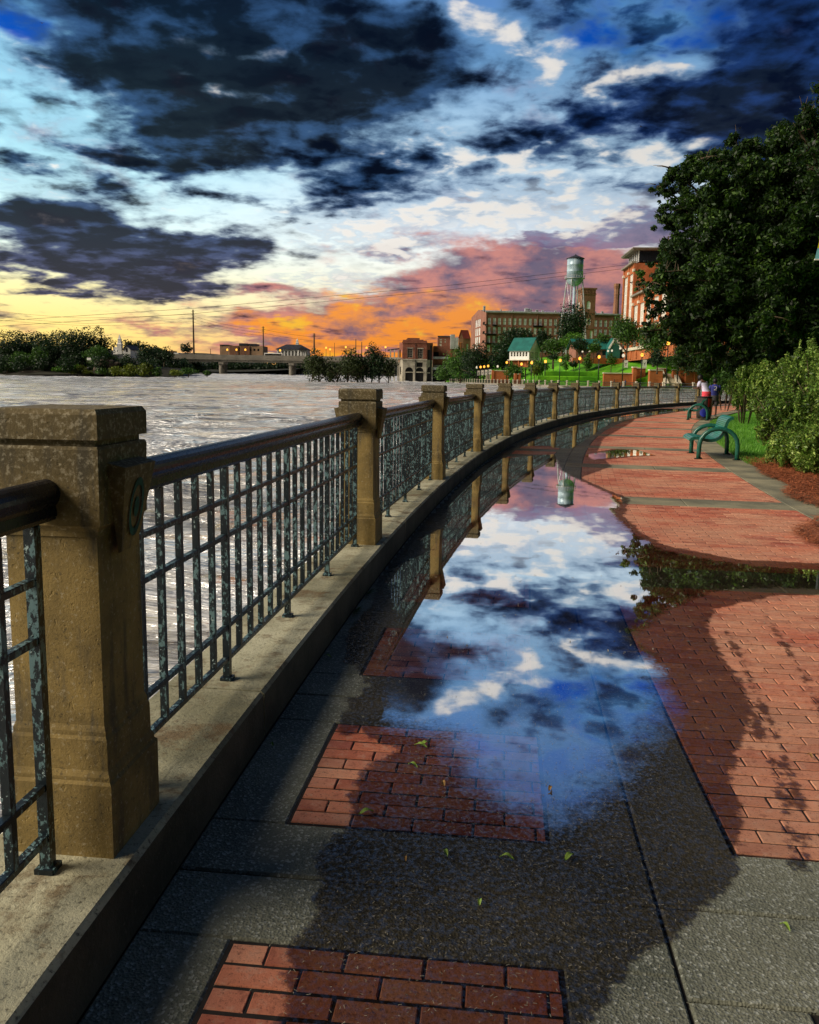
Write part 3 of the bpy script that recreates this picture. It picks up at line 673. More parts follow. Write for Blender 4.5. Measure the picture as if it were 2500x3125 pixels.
def build_puddle():
    V, D, F = [], [], []
    for x0, x1, y0, y1, st in ((-1.0, 4.3, 1.2, 9., .03), (-.6, 5.0, 9., 20.04, .06), (1.6, 16., 20.04, 46., .12)):
        xs = np.arange(x0, x1 + st / 2, st); ys = np.arange(y0, y1 + st / 2, st)
        gx, gy = np.meshgrid(xs, ys)
        d = poly_sd(gx, gy, POOL)
        for q in (SMALL, UPPER, STREAK): d = np.maximum(d, poly_sd(gx, gy, q) * .8)
        d = np.where(d < 0, d * 2.6, d)
        for q, lv in ((WETA, -.085), (WETB, -.10), (WETC, -.13)): d = np.maximum(d, lv + np.minimum(poly_sd(gx, gy, q), 0.) * 3.5)
        for q in TRACKS: d = np.maximum(d, -.20 + line_sd(gx, gy, q, 0.) * 3.)
        d = np.clip(d, -1, .6)
        s, n = to_sn(gx, gy)
        zz = np.full(gx.shape, .0045)
        ok = (d > -.50) & (n > .004) & (n < RN1)
        i0 = sum(len(v) for v in V); idx = np.arange(gx.size).reshape(gx.shape) + i0
        V.append(np.stack([gx, gy, zz], -1).reshape(-1, 3)); D.append(d.reshape(-1))
        keep = ok[:-1, :-1] & ok[1:, :-1] & ok[:-1, 1:] & ok[1:, 1:]
        F.append(np.stack([idx[:-1, :-1], idx[:-1, 1:], idx[1:, 1:], idx[1:, :-1]], -1)[keep])
    V = np.concatenate(V); D = np.concatenate(D); F = np.concatenate(F)
    used = np.unique(F); re = np.zeros(len(V), int); re[used] = np.arange(len(used))
    me = bpy.data.meshes.new('puddle'); me.from_pydata(V[used].tolist(), [], re[F].tolist())
    a = me.attributes.new('depth', 'FLOAT', 'POINT'); a.data.foreach_set('value', D[used].astype(np.float32))
    o = link('puddle', me, 'puddle_water'); o['kind'] = 'structure'
build_puddle()

# ================================================================== river wall, posts and railing
body = MB()
for k in range(-8, 85):
    a, b = k * 1.0, k + 1.0
    p = [(-.40, -2.5), (-.02, -2.5), (-.02, .0), (-.40, .0)]
    for j in range(4):
        (n0, z0), (n1, z1) = p[j], p[(j + 1) % 4]
        body.quad(P(a, n0, z0), P(b, n0, z0), P(b, n1, z1), P(a, n1, z1))
wall = struct('river_wall', body, 'wall_concrete')
s = -5.1
while s < 80:
    mb = MB(); e = s + 2.1; g = .006 if s < 30 else 0; sub = 4
    prof = [(-.44, 0), (-.44, .185), (-.425, .2), (-.014, .2), (0, .186), (.002, .002)]
    i0 = len(mb.v)
    for k in range(sub + 1):
        q = s + g + (e - s - 2 * g) * k / sub
        for n, z in prof: mb.v.append(tuple(P(q, n + (random.uniform(-.002, .002)), z)))
    m_ = len(prof)
    for k in range(sub):
        for j in range(m_ - 1):
            a = i0 + k * m_ + j; mb.f.append((a, a + 1, a + m_ + 1, a + m_))
    mb.f.append(tuple(i0 + j for j in reversed(range(m_)))); mb.f.append(tuple(i0 + sub * m_ + j for j in range(m_)))
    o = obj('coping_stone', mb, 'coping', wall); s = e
    o.data.materials.append(M('coping_shade_face'))
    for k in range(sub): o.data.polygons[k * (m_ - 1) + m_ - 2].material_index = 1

def make_post():
    t = thing('stone_post', None, 'stone post')
    obj('base', MB().frusta((0, 0, 0), [(-.002, .150, .150), (.205, .150, .150), (.213, .143, .143), (.224, .143, .143), (.240, .136, .136), (.325, .135, .135), (.334, .130, .130), (.346, .130, .130), (.362, .1245, .1245)]), 'cast_stone', t)
    obj('shaft', MB().frusta((0, 0, 0), [(.362, .124, .124), (.872, .124, .124)]), 'cast_stone', t)
    obj('head_block', MB().frusta((0, 0, 0), [(.872, .129, .129), (.886, .129, .129), (.894, .133, .133), (.902, .1415, .1415), (1.098, .1450, .1450), (1.106, .141, .141)]), 'cast_stone', t)
    obj('cap', MB().frusta((0, 0, 0), [(1.106, .130, .130), (1.122, .130, .130), (1.123, .146, .146), (1.186, .146, .146), (1.200, .138, .138)]), 'cast_stone', t)
    for sg in (1, -1):
        mb = MB(); tw, bw, zt, zb = .098, .048, 1.062, .815
        q = [(.143, -tw, zt), (.143, tw, zt), (.143, bw, zb), (.143, -bw, zb), (.192, -tw + .004, zt - .012), (.192, tw - .004, zt - .012), (.152, bw, zb + .004), (.152, -bw, zb + .004)]
        i = len(mb.v); mb.v += [(x * sg, y, z) for x, y, z in q]
        for f in ((4, 5, 6, 7), (0, 1, 5, 4), (1, 2, 6, 5), (2, 3, 7, 6), (3, 0, 4, 7)): mb.f.append(tuple(i + k for k in f))
        obj('keystone', mb, 'cast_stone', t)
    return t
post0 = make_post()
plabels = ['weathered stone post nearest the camera, with a faint green oval on its keystone', 'second stone post from the camera, its reflection at the near left edge of the puddle']
for i, s in enumerate(POST_S):
    o = post0 if i == 0 else copy_tree(post0)
    o.location = P(s + .145, -.208, LEDGE); o.rotation_euler = (0, 0, -head(s + .145))
    k = i - 1
    if k < 0: lb = 'stone railing post beside the camera, outside the picture on the left'
    elif k < 2: lb = plabels[k]
    else: lb = f'{ORD[k]} stone post from the camera along the curved river railing'
    tag(o, lb, 'stone post', 'stone posts of the curved river railing')
    if k == 0:
        mb = MB(); n = 28
        for r0, r1, zz in ((.034, .046, 0.0), (0.0, .016, 0.0)):
            for q in range(n):
                a, b = 2 * math.pi * q / n, 2 * math.pi * (q + 1) / n
                f = lambda r, a_: (.1752 + .0012 + (.083 * r * math.sin(a_) / .05) * .16, r * math.cos(a_) * .9, .935 + r * 1.75 * math.sin(a_))
                mb.quad(f(r0, a), f(r1, a), f(r1, b), f(r0, b))
        simple('green_stain', (.012, .085, .06), .8, 0, .5, 30.)
        obj('paint_mark', mb, 'green_stain', o)

def make_panel(L=4.2):
    t = thing('railing_panel', None, 'railing panel')
    c = L / 2 - .128; ax = (Vector((1, 0, 0)), Vector((0, 1, 0)), Vector((0, 0, 1)))
    prof = [(.038 * math.cos(a), .985 + .037 * math.sin(a)) for a in np.linspace(-.55, math.pi + .55, 15)] + [(-.024, .954), (-.027, .930), (-.020, .918), (.020, .918), (.027, .930), (.024, .954)]
    mb = MB(); mb.prism([(a, b) for a, b in prof], -c - .012, c + .012, Vector((0, 0, 0)), (Vector((-1, 0, 0)), Vector((0, 0, 1)), Vector((0, 1, 0))))
    h = obj('handrail', mb, 'rail_paint', t)
    mb = MB(); mb.box((0, -c + .004, .968), (.105, .012, .13), None, .004); mb.box((0, c - .004, .968), (.105, .012, .13), None, .004)
    obj('rail_bracket', mb, 'painted_iron', t)
    for z, hh in ((.775, .020), (.625, .020), (.235, .020), (.095, .022)):
        obj('rail', MB().box((0, 0, z), (.024, 2 * (c - .09), hh), None, .002), 'painted_iron', t)
    thin = MB().box((0, 0, .5075), (.0225, .0225, .813), None, .0018).mesh('baluster'); thin.materials.append(M('painted_iron'))
    thick = MB().box((0, 0, .459), (.029, .029, .914), None, .003).box((0, 0, .007), (.05, .05, .014)).mesh('support_bar'); thick.materials.append(M('painted_iron'))
    st = 2 * (c - .09) / 24
    for k in range(0, 25):
        o = link('support_bar' if k % 6 == 0 else 'baluster', thick if k % 6 == 0 else thin, None, t)
        o.location = (0, -c + .09 + st * k, 0)
    return t
pan0 = make_panel()
for i in range(len(POST_S) - 1):
    a = P(POST_S[i] + .145, -.208, LEDGE); b = P(POST_S[i + 1] + .145, -.208, LEDGE)
    o = pan0 if i == 0 else copy_tree(pan0)
    d = b - a; o.location = (a + b) / 2; o.rotation_euler = (0, 0, -math.atan2(d.x, d.y)); o.scale = (1, d.length / 4.2, 1)
    lb = 'dark flaking iron railing panel cut by the left edge, in front of the nearest post' if i == 0 else \
         f'flaking green iron railing panel between the {ORD[i-1]} and {ORD[i]} stone posts'
    tag(o, lb, 'railing panel', 'iron railing panels between the stone posts')

# ================================================================== walkway furniture
def make_bench(ln=1.32):
    t = thing('park_bench', None, 'bench')
    arch = [(0, 0), (0, .16), (.004, .28), (.03, .39), (.09, .485), (.18, .555), (.28, .592), (.37, .600), (.47, .585), (.56, .545), (.64, .475), (.69, .385), (.708, .28), (.71, .16), (.71, 0)]
    for y in (0, ln):
        obj('leg_frame', MB().tube([(x, y, z) for x, z in arch], .043, 12), 'green_paint', t, None, True)
        for x in (0, .71): obj('foot_plate', MB().box((x, y, .006), (.15, .11, .012)).lathe((x + .055, y, .012), [(0, .012), (.02, .012)], 6), 'dark_metal', t)
    pr = [(-.185, .345), (-.165, .39), (-.115, .418), (-.04, .424), (.05, .408), (.14, .385), (.22, .378), (.30, .395), (.37, .44), (.42, .505), (.447, .58), (.462, .66), (.482, .735), (.522, .795), (.575, .825), (.615, .826)]
    # resample
    q = np.array(pr); dd = np.concatenate([[0], np.cumsum(np.hypot(*np.diff(q, axis=0).T))])
    n = 30; u = np.linspace(0, dd[-1], n); px = np.interp(u, dd, q[:, 0]); pz = np.interp(u, dd, q[:, 1])
    for y in (.075, ln - .075):
        mb = MB(); i0 = 0
        for k in range(n):
            tx, tz = px[min(k + 1, n - 1)] - px[max(k - 1, 0)], pz[min(k + 1, n - 1)] - pz[max(k - 1, 0)]; l = math.hypot(tx, tz); nx, nz = -tz / l, tx / l
            for off in (.006, -.05):
                for yy in (y - .016, y + .016): mb.v.append((px[k] + nx * off, yy, pz[k] + nz * off))
        for k in range(n - 1):
            a = k * 4
            for e, f in ((0, 1), (1, 3), (3, 2), (2, 0)): mb.f.append((a + e, a + f, a + 4 + f, a + 4 + e))
        mb.f.append((0, 2, 3, 1)); mb.f.append(((n - 1) * 4, (n - 1) * 4 + 1, (n - 1) * 4 + 3, (n - 1) * 4 + 2))
        obj('side_rim', mb, 'green_paint', t)
    for nm, rng_ in (('seat', range(0, 17)), ('backrest', range(17, n - 1))):
        mb = MB()
        for k in rng_:
            x, z = (px[k] + px[k + 1]) / 2, (pz[k] + pz[k + 1]) / 2; tx, tz = px[k + 1] - px[k], pz[k + 1] - pz[k]; l = math.hypot(tx, tz)
            mb.box((x, ln / 2, z), (l * .80, ln - .19, .012), (Vector((tx / l, 0, tz / l)), Vector((0, 1, 0)), Vector((-tz / l, 0, tx / l))))
        obj(nm, mb, 'seat_paint', t)
    return t
b1 = make_bench(); g1 = ground(2131, 1399); b1.location = (5.65, 16.0, 0); b1.rotation_euler = (0, 0, -math.atan2(.29, 1.29))
tag(b1, 'nearer green metal bench with arched tube legs and slatted seat, by the grass', 'bench', 'green benches on the walkway')
b2 = copy_tree(b1); b2.location = (11.0, 32.6, 0); b2.rotation_euler = (0, 0, -R(22))
tag(b2, 'farther green metal bench standing right in front of the litter bin', 'bench', 'green benches on the walkway')
tb = thing('litter_bin', 'dark round litter bin with red and blue panels behind the farther bench', 'litter bin', (12.25, 34.4, 0))
obj('body', MB().lathe((0, 0, 0), [(0, .27), (.03, .29), (.84, .305), (.86, .30)], 28), 'bin_dark', tb, None, True)
obj('rim', MB().lathe((0, 0, 0), [(.86, .31), (.862, .325), (.90, .325), (.905, .30), (.905, .2), (.88, .19)], 28, False), 'black_iron', tb)
def patch(a0, a1, z0, z1, r, oval):
    mb = MB(); n = 12; m_ = 8
    for j in range(m_ + 1):
        for k in range(n + 1):
            v_ = j / m_ * 2 - 1; w_ = math.sqrt(max(0, 1 - v_ * v_)) if oval else 1
            a = (a0 + a1) / 2 + (a1 - a0) / 2 * (k / n * 2 - 1) * w_; z = (z0 + z1) / 2 + (z1 - z0) / 2 * v_
            rr = r + .02 * z; mb.v.append((rr * math.cos(a), rr * math.sin(a), z))
    for j in range(m_):
        for k in range(n): a = j * (n + 1) + k; mb.f.append((a, a + 1, a + n + 2, a + n + 1))
    return mb
obj('red_panel', patch(R(-82), R(-20), .48, .82, .296, False), 'bin_red', tb)
obj('blue_panel', patch(R(-140), R(-78), .06, .42, .296, True), 'bin_blue', tb)

# people: one skinned body each, clothes as children
def skin_body(name, joints, edges, m, parent):
    me = bpy.data.meshes.new(name); me.from_pydata([j[0] for j in joints], edges, [])
    o = link(name, me, m, parent)
    sk = o.modifiers.new('skin', 'SKIN'); sk.use_smooth_shade = True
    if not me.skin_vertices: me.attributes  # the modifier adds the layer
    for k, j in enumerate(joints):
        v = me.skin_vertices[0].data[k]; v.radius = (j[1], j[2] if len(j) > 2 else j[1]); v.use_root = (k == 0)
    sb = o.modifiers.new('sub', 'SUBSURF'); sb.levels = 2; sb.render_levels = 2
    return o
def make_person(label, loc, rz, lean, shirt, shorts, H=1.62, number=None, arm=(.25, .1)):
    t = thing('person', label, 'person', loc, rz); k = H / 1.7
    def q(x, y, z): # lean forward (+y) above the hip
        if z > .92: y += (z - .92) * lean; z = .92 + (z - .92) * (1 - lean * .55)
        return (x * k, y * k, z * k)
    J = [(q(0, 0, .95), .13 * k, .10 * k), (q(0, 0, 1.12), .115 * k, .09 * k), (q(0, 0, 1.34), .14 * k, .095 * k), (q(0, 0, 1.43), .055 * k), (q(0, .015, 1.50), .055 * k), (q(0, .02, 1.58), .085 * k, .095 * k), (q(0, .015, 1.67), .06 * k)]
    E_ = [(0, 1), (1, 2), (2, 3), (3, 4), (4, 5), (5, 6)]
    for sg in (-1, 1):
        i = len(J); J += [(q(.09 * sg, 0, .90), .085 * k), (q(.10 * sg, .02, .50), .055 * k), (q(.10 * sg, -.01, .09), .038 * k), (q(.10 * sg, .11, .03), .03 * k)]
        E_ += [(0, i), (i, i + 1), (i + 1, i + 2), (i + 2, i + 3)]
        i = len(J); a, b = arm
        J += [(q(.18 * sg, 0, 1.37), .05 * k), (q(.22 * sg, a * .4, 1.12), .042 * k), (q(.19 * sg, a, 1.12 - .22 + b), .034 * k), (q(.18 * sg, a + .07, .86 + b * 1.4), .03 * k)]
        E_ += [(2, i), (i, i + 1), (i + 1, i + 2), (i + 2, i + 3)]
    skin_body('body', J, E_, 'skin_dark', t)
    r = lambda z, rx, ry, y=0: [(rx * k * math.cos(a), 0, 0) for a in ()]
    def loft(name, rings, m):
        mb = MB(); n = 18
        for z, rx, ry in rings:
            for j in range(n):
                a = 2 * math.pi * j / n; p_ = q(rx * math.cos(a), ry * math.sin(a), z); mb.v.append(p_)
        for i in range(len(rings) - 1):
            for j in range(n): mb.f.append((i * n + j, i * n + (j + 1) % n, (i + 1) * n + (j + 1) % n, (i + 1) * n + j))
        return obj(name, mb, m, t, None, True)
    sh = loft('shirt', [(.93, .175, .135), (1.0, .17, .13), (1.12, .155, .122), (1.25, .18, .128), (1.36, .205, .115), (1.41, .15, .09), (1.45, .075, .07)], shirt)
    for sg in (-1, 1):
        a, b = arm
        obj('sleeve', MB().tube([q(.15 * sg, 0, 1.385), q(.20 * sg, a * .15, 1.29), q(.222 * sg, a * .32, 1.17)], [.075 * k, .07 * k, .066 * k], 10), shirt, t, None, True)
    loft('shorts', [(.95, .178, .138), (.90, .185, .15), (.80, .19, .155), (.72, .192, .15)], shorts)
    for sg in (-1, 1): obj('shorts_leg', MB().tube([q(.09 * sg, 0, .86), q(.098 * sg, .01, .62), q(.10 * sg, .015, .50)], [.105 * k, .10 * k, .095 * k], 10), shorts, t, None, True)
    mb = MB(); c = q(0, .01, 1.63); mb.lathe(c, [(-.10 * k, .085 * k), (-.03 * k, .105 * k), (.04 * k, .095 * k), (.085 * k, .055 * k), (.10 * k, .01)], 14); obj('hair', mb, 'hair', t, None, True)
    for sg in (-1, 1): obj('shoe', MB().box(q(.10 * sg, .05, .03), (.09 * k, .26 * k, .07 * k), None, .02), 'grey_cloth', t)
    if number:
        mb = MB(); w_, h_ = .05, .075; yb = -.150; st = .018
        seg = [((-w_, h_), (w_, h_)), ((w_, h_), (w_, 0)), ((w_, 0), (-w_, -h_)), ((-w_, -h_), (w_, -h_))]
        for (x0, z0), (x1, z1) in seg:
            d = Vector((x1 - x0, 0, z1 - z0)); l = d.length; d /= l; n_ = Vector((-d.z, 0, d.x))
            mb.box(Vector(q((x0 + x1) / 2, yb, 1.27 + (z0 + z1) / 2)), (l + st, .006, st), (d, Vector((0, 1, 0)), n_))
        obj('number', mb, 'white_paint', t)
    return t
make_person('person in a lilac shirt and red shorts leaning forward beyond the litter bin', (12.75, 35.6, 0), R(35), .42, 'lilac_cloth', 'red_cloth', 1.98, None, (.30, .18))
make_person('person in a navy jersey numbered 2 standing beside the red shorts', (13.35, 36.3, 0), R(-14), .04, 'navy_cloth', 'grey_cloth', 1.66, '2')

# ================================================================== river, banks and ground
def zr(y): return float(np.interp(y, [-40, 15, 120, 335, 440, 520], [-.95, -.95, -.35, -.15, 2.0, 2.2]))
BD = [tuple(P(s, -.3)[:2]) for s in (66, 72, 78)] + [(46, 92), (53, 112), (53.5, 132), (51, 150), (43, 171), (34.5, 192), (28.5, 222), (24, 252), (20.5, 282), (17, 312), (15, 330)]
BDA = np.array(BD)
def bd_x(y): return float(np.interp(y, BDA[:, 1], BDA[:, 0]))
def resample(pts, step):
    p = np.array(pts); d = np.concatenate([[0], np.cumsum(np.hypot(*np.diff(p, axis=0).T))])
    u = np.arange(0, d[-1], step); return np.stack([np.interp(u, d, p[:, 0]), np.interp(u, d, p[:, 1])], 1)
BDF = resample(BD, 2.0)
def bdist(x, y): return math.sqrt(float(((BDF[:, 0] - x) ** 2 + (BDF[:, 1] - y) ** 2).min()))
def grid_mesh(xs, ys, zf, keep=None):
    mb = MB(); idx = {}
    for j, y in enumerate(ys):
        for i, x in enumerate(xs): mb.v.append((x, y, zf(x, y)))
    n = len(xs)
    for j in range(len(ys) - 1):
        for i in range(n - 1):
            if keep is None or keep((xs[i] + xs[i + 1]) / 2, (ys[j] + ys[j + 1]) / 2): mb.f.append((j * n + i, j * n + i + 1, (j + 1) * n + i + 1, (j + 1) * n + i))
    return mb
wx = list(np.arange(-460, -160, 7.)) + list(np.arange(-160, -60, 2.2)) + list(np.arange(-60, -30, .9)) + list(np.arange(-30, 14, .42)) + list(np.arange(14, 76, 1.6))
wy = list(np.arange(-24, -4, 1.)) + list(np.arange(-4, 50, .36)) + list(np.arange(50, 110, .9)) + list(np.arange(110, 540, 2.6))
def wz(x, y):
    xx, yy = x + 1.7 * math.sin(.31 * y), y + 1.2 * math.sin(.27 * x) + .6 * math.sin(.83 * x + 1.)
    a = .055 * math.sin(1.25 * yy + .30 * xx) + .045 * math.sin(2.4 * yy - .55 * xx + 1.4 * math.sin(.45 * yy)) + .035 * math.sin(.9 * xx + .6 * yy) + .03 * math.sin(4.1 * yy + .9 * xx + math.sin(1.3 * x))
    if y > 60: a = a * .7 + .10 * math.sin(.62 * yy + .11 * xx + 2 * math.sin(.07 * x)) * min(1, (y - 60) / 60)
    return zr(y) + a * (1 if y < 325 else 2.6)
struct('river', grid_mesh(wx, wy, wz, lambda x, y: to_sn(x, y)[1] < .6 if (-10 < y < 62 and x > -8) else True), 'river_water', None, True)

def sstep(x, a, b): t = max(0., min(1., (x - a) / (b - a))); return t * t * (3 - 2 * t)
def hill(x, y):
    d = bdist(x, y)
    if y < 80: return .0
    h = 8.6 * sstep(d, 13, 46) + 5 * sstep(d, 46, 110)
    if x > 40: h *= max(sstep(y, 205.6, 208.5), 0 if x < 74 else .5 * sstep(y, 90, 205)) if y < 209 else 1
    return .12 + h
def land(x, y): return x > bd_x(y) + .2
lx = sorted(set([round(bd_x(y), 2) for y in range(80, 330, 8)] + list(np.arange(14, 110, 1.6)) + list(np.arange(110, 330, 10.))))
ly = list(np.arange(80, 204, 4.)) + list(np.arange(204, 212, .9)) + list(np.arange(212, 335, 3.)) + list(np.arange(335, 560, 15.))
lb_ = grid_mesh(lx, ly, hill, lambda x, y: land(x, y) if y < 330 else x > 4)
struct('riverside_lawn', lb_, 'lawn', None, True)
# promenade strip and its wall above the water
mb = MB(); mw = MB()
for k in range(len(BDF) - 1):
    a, b = Vector((*BDF[k], 0)), Vector((*BDF[k + 1], 0)); t = (b - a).normalized(); nrm = Vector((t.y, -t.x, 0))
    mb.quad(a + Vector((0, 0, .16)), a + nrm * 9 + Vector((0, 0, .16)), b + nrm * 9 + Vector((0, 0, .16)), b + Vector((0, 0, .16)))
    mw.quad(a + Vector((0, 0, -2)), b + Vector((0, 0, -2)), b + Vector((0, 0, .22)), a + Vector((0, 0, .22)))
    mw.quad(a + Vector((0, 0, .22)), b + Vector((0, 0, .22)), b + nrm * .5 + Vector((0, 0, .22)), a + nrm * .5 + Vector((0, 0, .22)))
struct('promenade', mb, 'coping'); struct('embankment', mw, 'bridge_concrete')
# near park ground, to the right of the paving
mb = MB()
for k in range(-8, 78, 2):
    for n0, n1 in ((RN1 - .02, 9), (9, 22), (22, 60)):
        z0, z1 = -.03 + .012 * max(0, n0 - 5) ** 1.1, -.03 + .012 * max(0, n1 - 5) ** 1.1
        mb.quad(P(k, n0, z0), P(k, n1, z1), P(k + 2, n1, z1), P(k + 2, n0, z0))
struct('park_ground', mb, 'lawn')
mb = MB(); mb.quad((-500, -60, -3.2), (900, -60, -3.2), (900, 1500, -3.2), (-500, 1500, -3.2)); mb.quad((-3000, 520, -1), (3000, 520, -1), (3000, 5000, 14), (-3000, 5000, 14))
struct('distant_ground', mb, 'soil')
# left bank
def lbz(x, y): return -1.0 + 5.5 * sstep(y + .25 * x * 0, 343 + 8 * math.sin(x * .05) + 5 * math.sin(x * .13), 372) + 15 * sstep(y, 400, 640) * sstep(-x, 60, 200) + 2.0 * math.sin(x * .04 + y * .02)
struct('left_bank', grid_mesh(list(np.arange(-560, -62, 9.)), list(np.arange(338, 700, 9.)), lbz, lambda x, y: x < -.27 * y or y > 464), 'soil', None, True)
def fbz(x, y): return 1.0 + 8 * sstep(y, 500, 560)
struct('far_bank', grid_mesh(list(np.arange(-150, 90, 12.)), list(np.arange(492, 720, 12.)), fbz), 'soil', None, True)

# ================================================================== foliage
def leaf_mesh(name, C, R_, n, size, m, aspect=2.2, up=.25, seed=0, shell=.55, jit=.10):
    """n leaf quads spread through clumps (centres C, radii R_)"""
    g = np.random.default_rng(seed); C = np.array(C, float); R_ = np.array(R_, float)
    if R_.ndim == 1: R_ = np.repeat(R_[:, None], 3, 1)
    w = R_.prod(1) ** (2 / 3); w /= w.sum(); k = g.choice(len(C), n, p=w)
    d = g.normal(size=(n, 3)); d /= np.linalg.norm(d, axis=1, keepdims=True)
    rad = shell + (1 - shell) * g.random((n, 1)) ** .7; rad *= np.where(g.random((n, 1)) < .10, 1.16, 1.0)
    p = C[k] + d * R_[k] * rad + g.normal(size=(n, 3)) * R_[k] * jit
    nrm = d * .8 + g.normal(size=(n, 3)) * .75; nrm[:, 2] += up; nrm /= np.linalg.norm(nrm, axis=1, keepdims=True)
    a = np.cross(nrm, g.normal(size=(n, 3))); a /= np.linalg.norm(a, axis=1, keepdims=True); b = np.cross(nrm, a)
    s = size * (.6 + .8 * g.random((n, 1))); A = a * s * .5; B = b * s * .5 / aspect
    fold = nrm * s * .12
    V = np.stack([p - A, p + B + fold, p + A, p - B + fold], 1).reshape(-1, 3)
    me = bpy.data.meshes.new(name); me.vertices.add(4 * n); me.vertices.foreach_set('co', V.astype(np.float32).ravel())
    me.loops.add(4 * n); me.loops.foreach_set('vertex_index', np.arange(4 * n, dtype=np.int32))
    me.polygons.add(n); me.polygons.foreach_set('loop_start', np.arange(0, 4 * n, 4, dtype=np.int32))
    me.polygons.foreach_set('loop_total', np.full(n, 4, np.int32)); me.update(calc_edges=True); me.materials.append(M(m)); return me
NT_ = [100]
def px(v, d): return v * d / FOC                   # photograph pixels to metres at a distance
def tree(label, x, top, bot, hw, d, m, zb=None, group=None, leaf=None, dens=1.0, blobs=11, name='tree', shape='round', trunk=True, cat='tree', lean=0., stems=1):
    """crown seen between photograph rows top..bot, half-width hw (pixels), standing d metres ahead"""
    NT_[0] += 1; g = np.random.default_rng(NT_[0])
    ct = at(x, (top + bot) / 2, d); hw *= 1.18; rx = px(hw, d); rz = px((bot - top) / 2 * 1.06, d); base = ct.z - rz
    zb = base - 1.0 if zb is None else zb
    t = thing(name, label, cat, (ct.x, d, zb), 0, group)
    C, Rr = [], []
    for k in range(blobs):
        for _ in range(30):
            q = g.uniform(-1, 1, 3)
            if np.linalg.norm(q) < 1: break
        if shape == 'cone': f = 1 - (q[2] * .5 + .5) * .8; q = q * np.array([f, f, 1])
        if shape == 'spread': q[2] = q[2] * .8 + .1
        sz = g.uniform(.34, .56) if shape != 'cone' else g.uniform(.24, .42) * (1.2 - (q[2] * .5 + .5) * .6)
        C.append((q[0] * rx * (1 - sz * .75), q[1] * rx * (1 - sz * .75), base + rz - zb + q[2] * rz * (1 - sz * .8))); Rr.append((sz * rx, sz * rx, sz * rz * (.9 if shape != 'cone' else .55)))
    C.append((0, 0, base + rz - zb)); Rr.append((.55 * rx, .55 * rx, .6 * rz))
    if shape == 'round': C.append((g.uniform(-.3, .3) * rx, 0, base + rz * 1.75 - zb)); Rr.append((.3 * rx, .3 * rx, .26 * rz))
    lf = leaf or px(6.6, d)
    n = int(min(30000, dens * 8.0 * (hw * (bot - top) / 2 * 3.1) / (lf * FOC / d) ** 2 * 2.2)); n = max(n, 350)
    link('crown', leaf_mesh('crown', C, Rr, n, lf, m, seed=NT_[0]), None, t)
    if trunk:
        mb = MB(); tr = max(.10, rx * .055)
        for q in range(stems):
            ox = (q - (stems - 1) / 2) * rx * .5
            mb.tube([(ox, 0, -.6), (ox * 1.1, 0, (base - zb) * .6 + .2), (ox * .8 + rx * .06, 0, base - zb + rz * .7), (ox * .5, 0, base - zb + rz * 1.35)], [tr * 1.3, tr, tr * .75, tr * .25], 7)
            for k in range(5):
                a = g.uniform(0, 6.28); z0 = base - zb + rz * g.uniform(.05, .8)
                mb.tube([(ox, 0, z0), (ox + math.cos(a) * rx * .4, math.sin(a) * rx * .4, z0 + rz * .3), (ox + math.cos(a) * rx * .75, math.sin(a) * rx * .75, z0 + rz * .42)], [tr * .5, tr * .32, tr * .1], 5)
        obj('trunk', mb, 'bark', t, None, True)
    return t

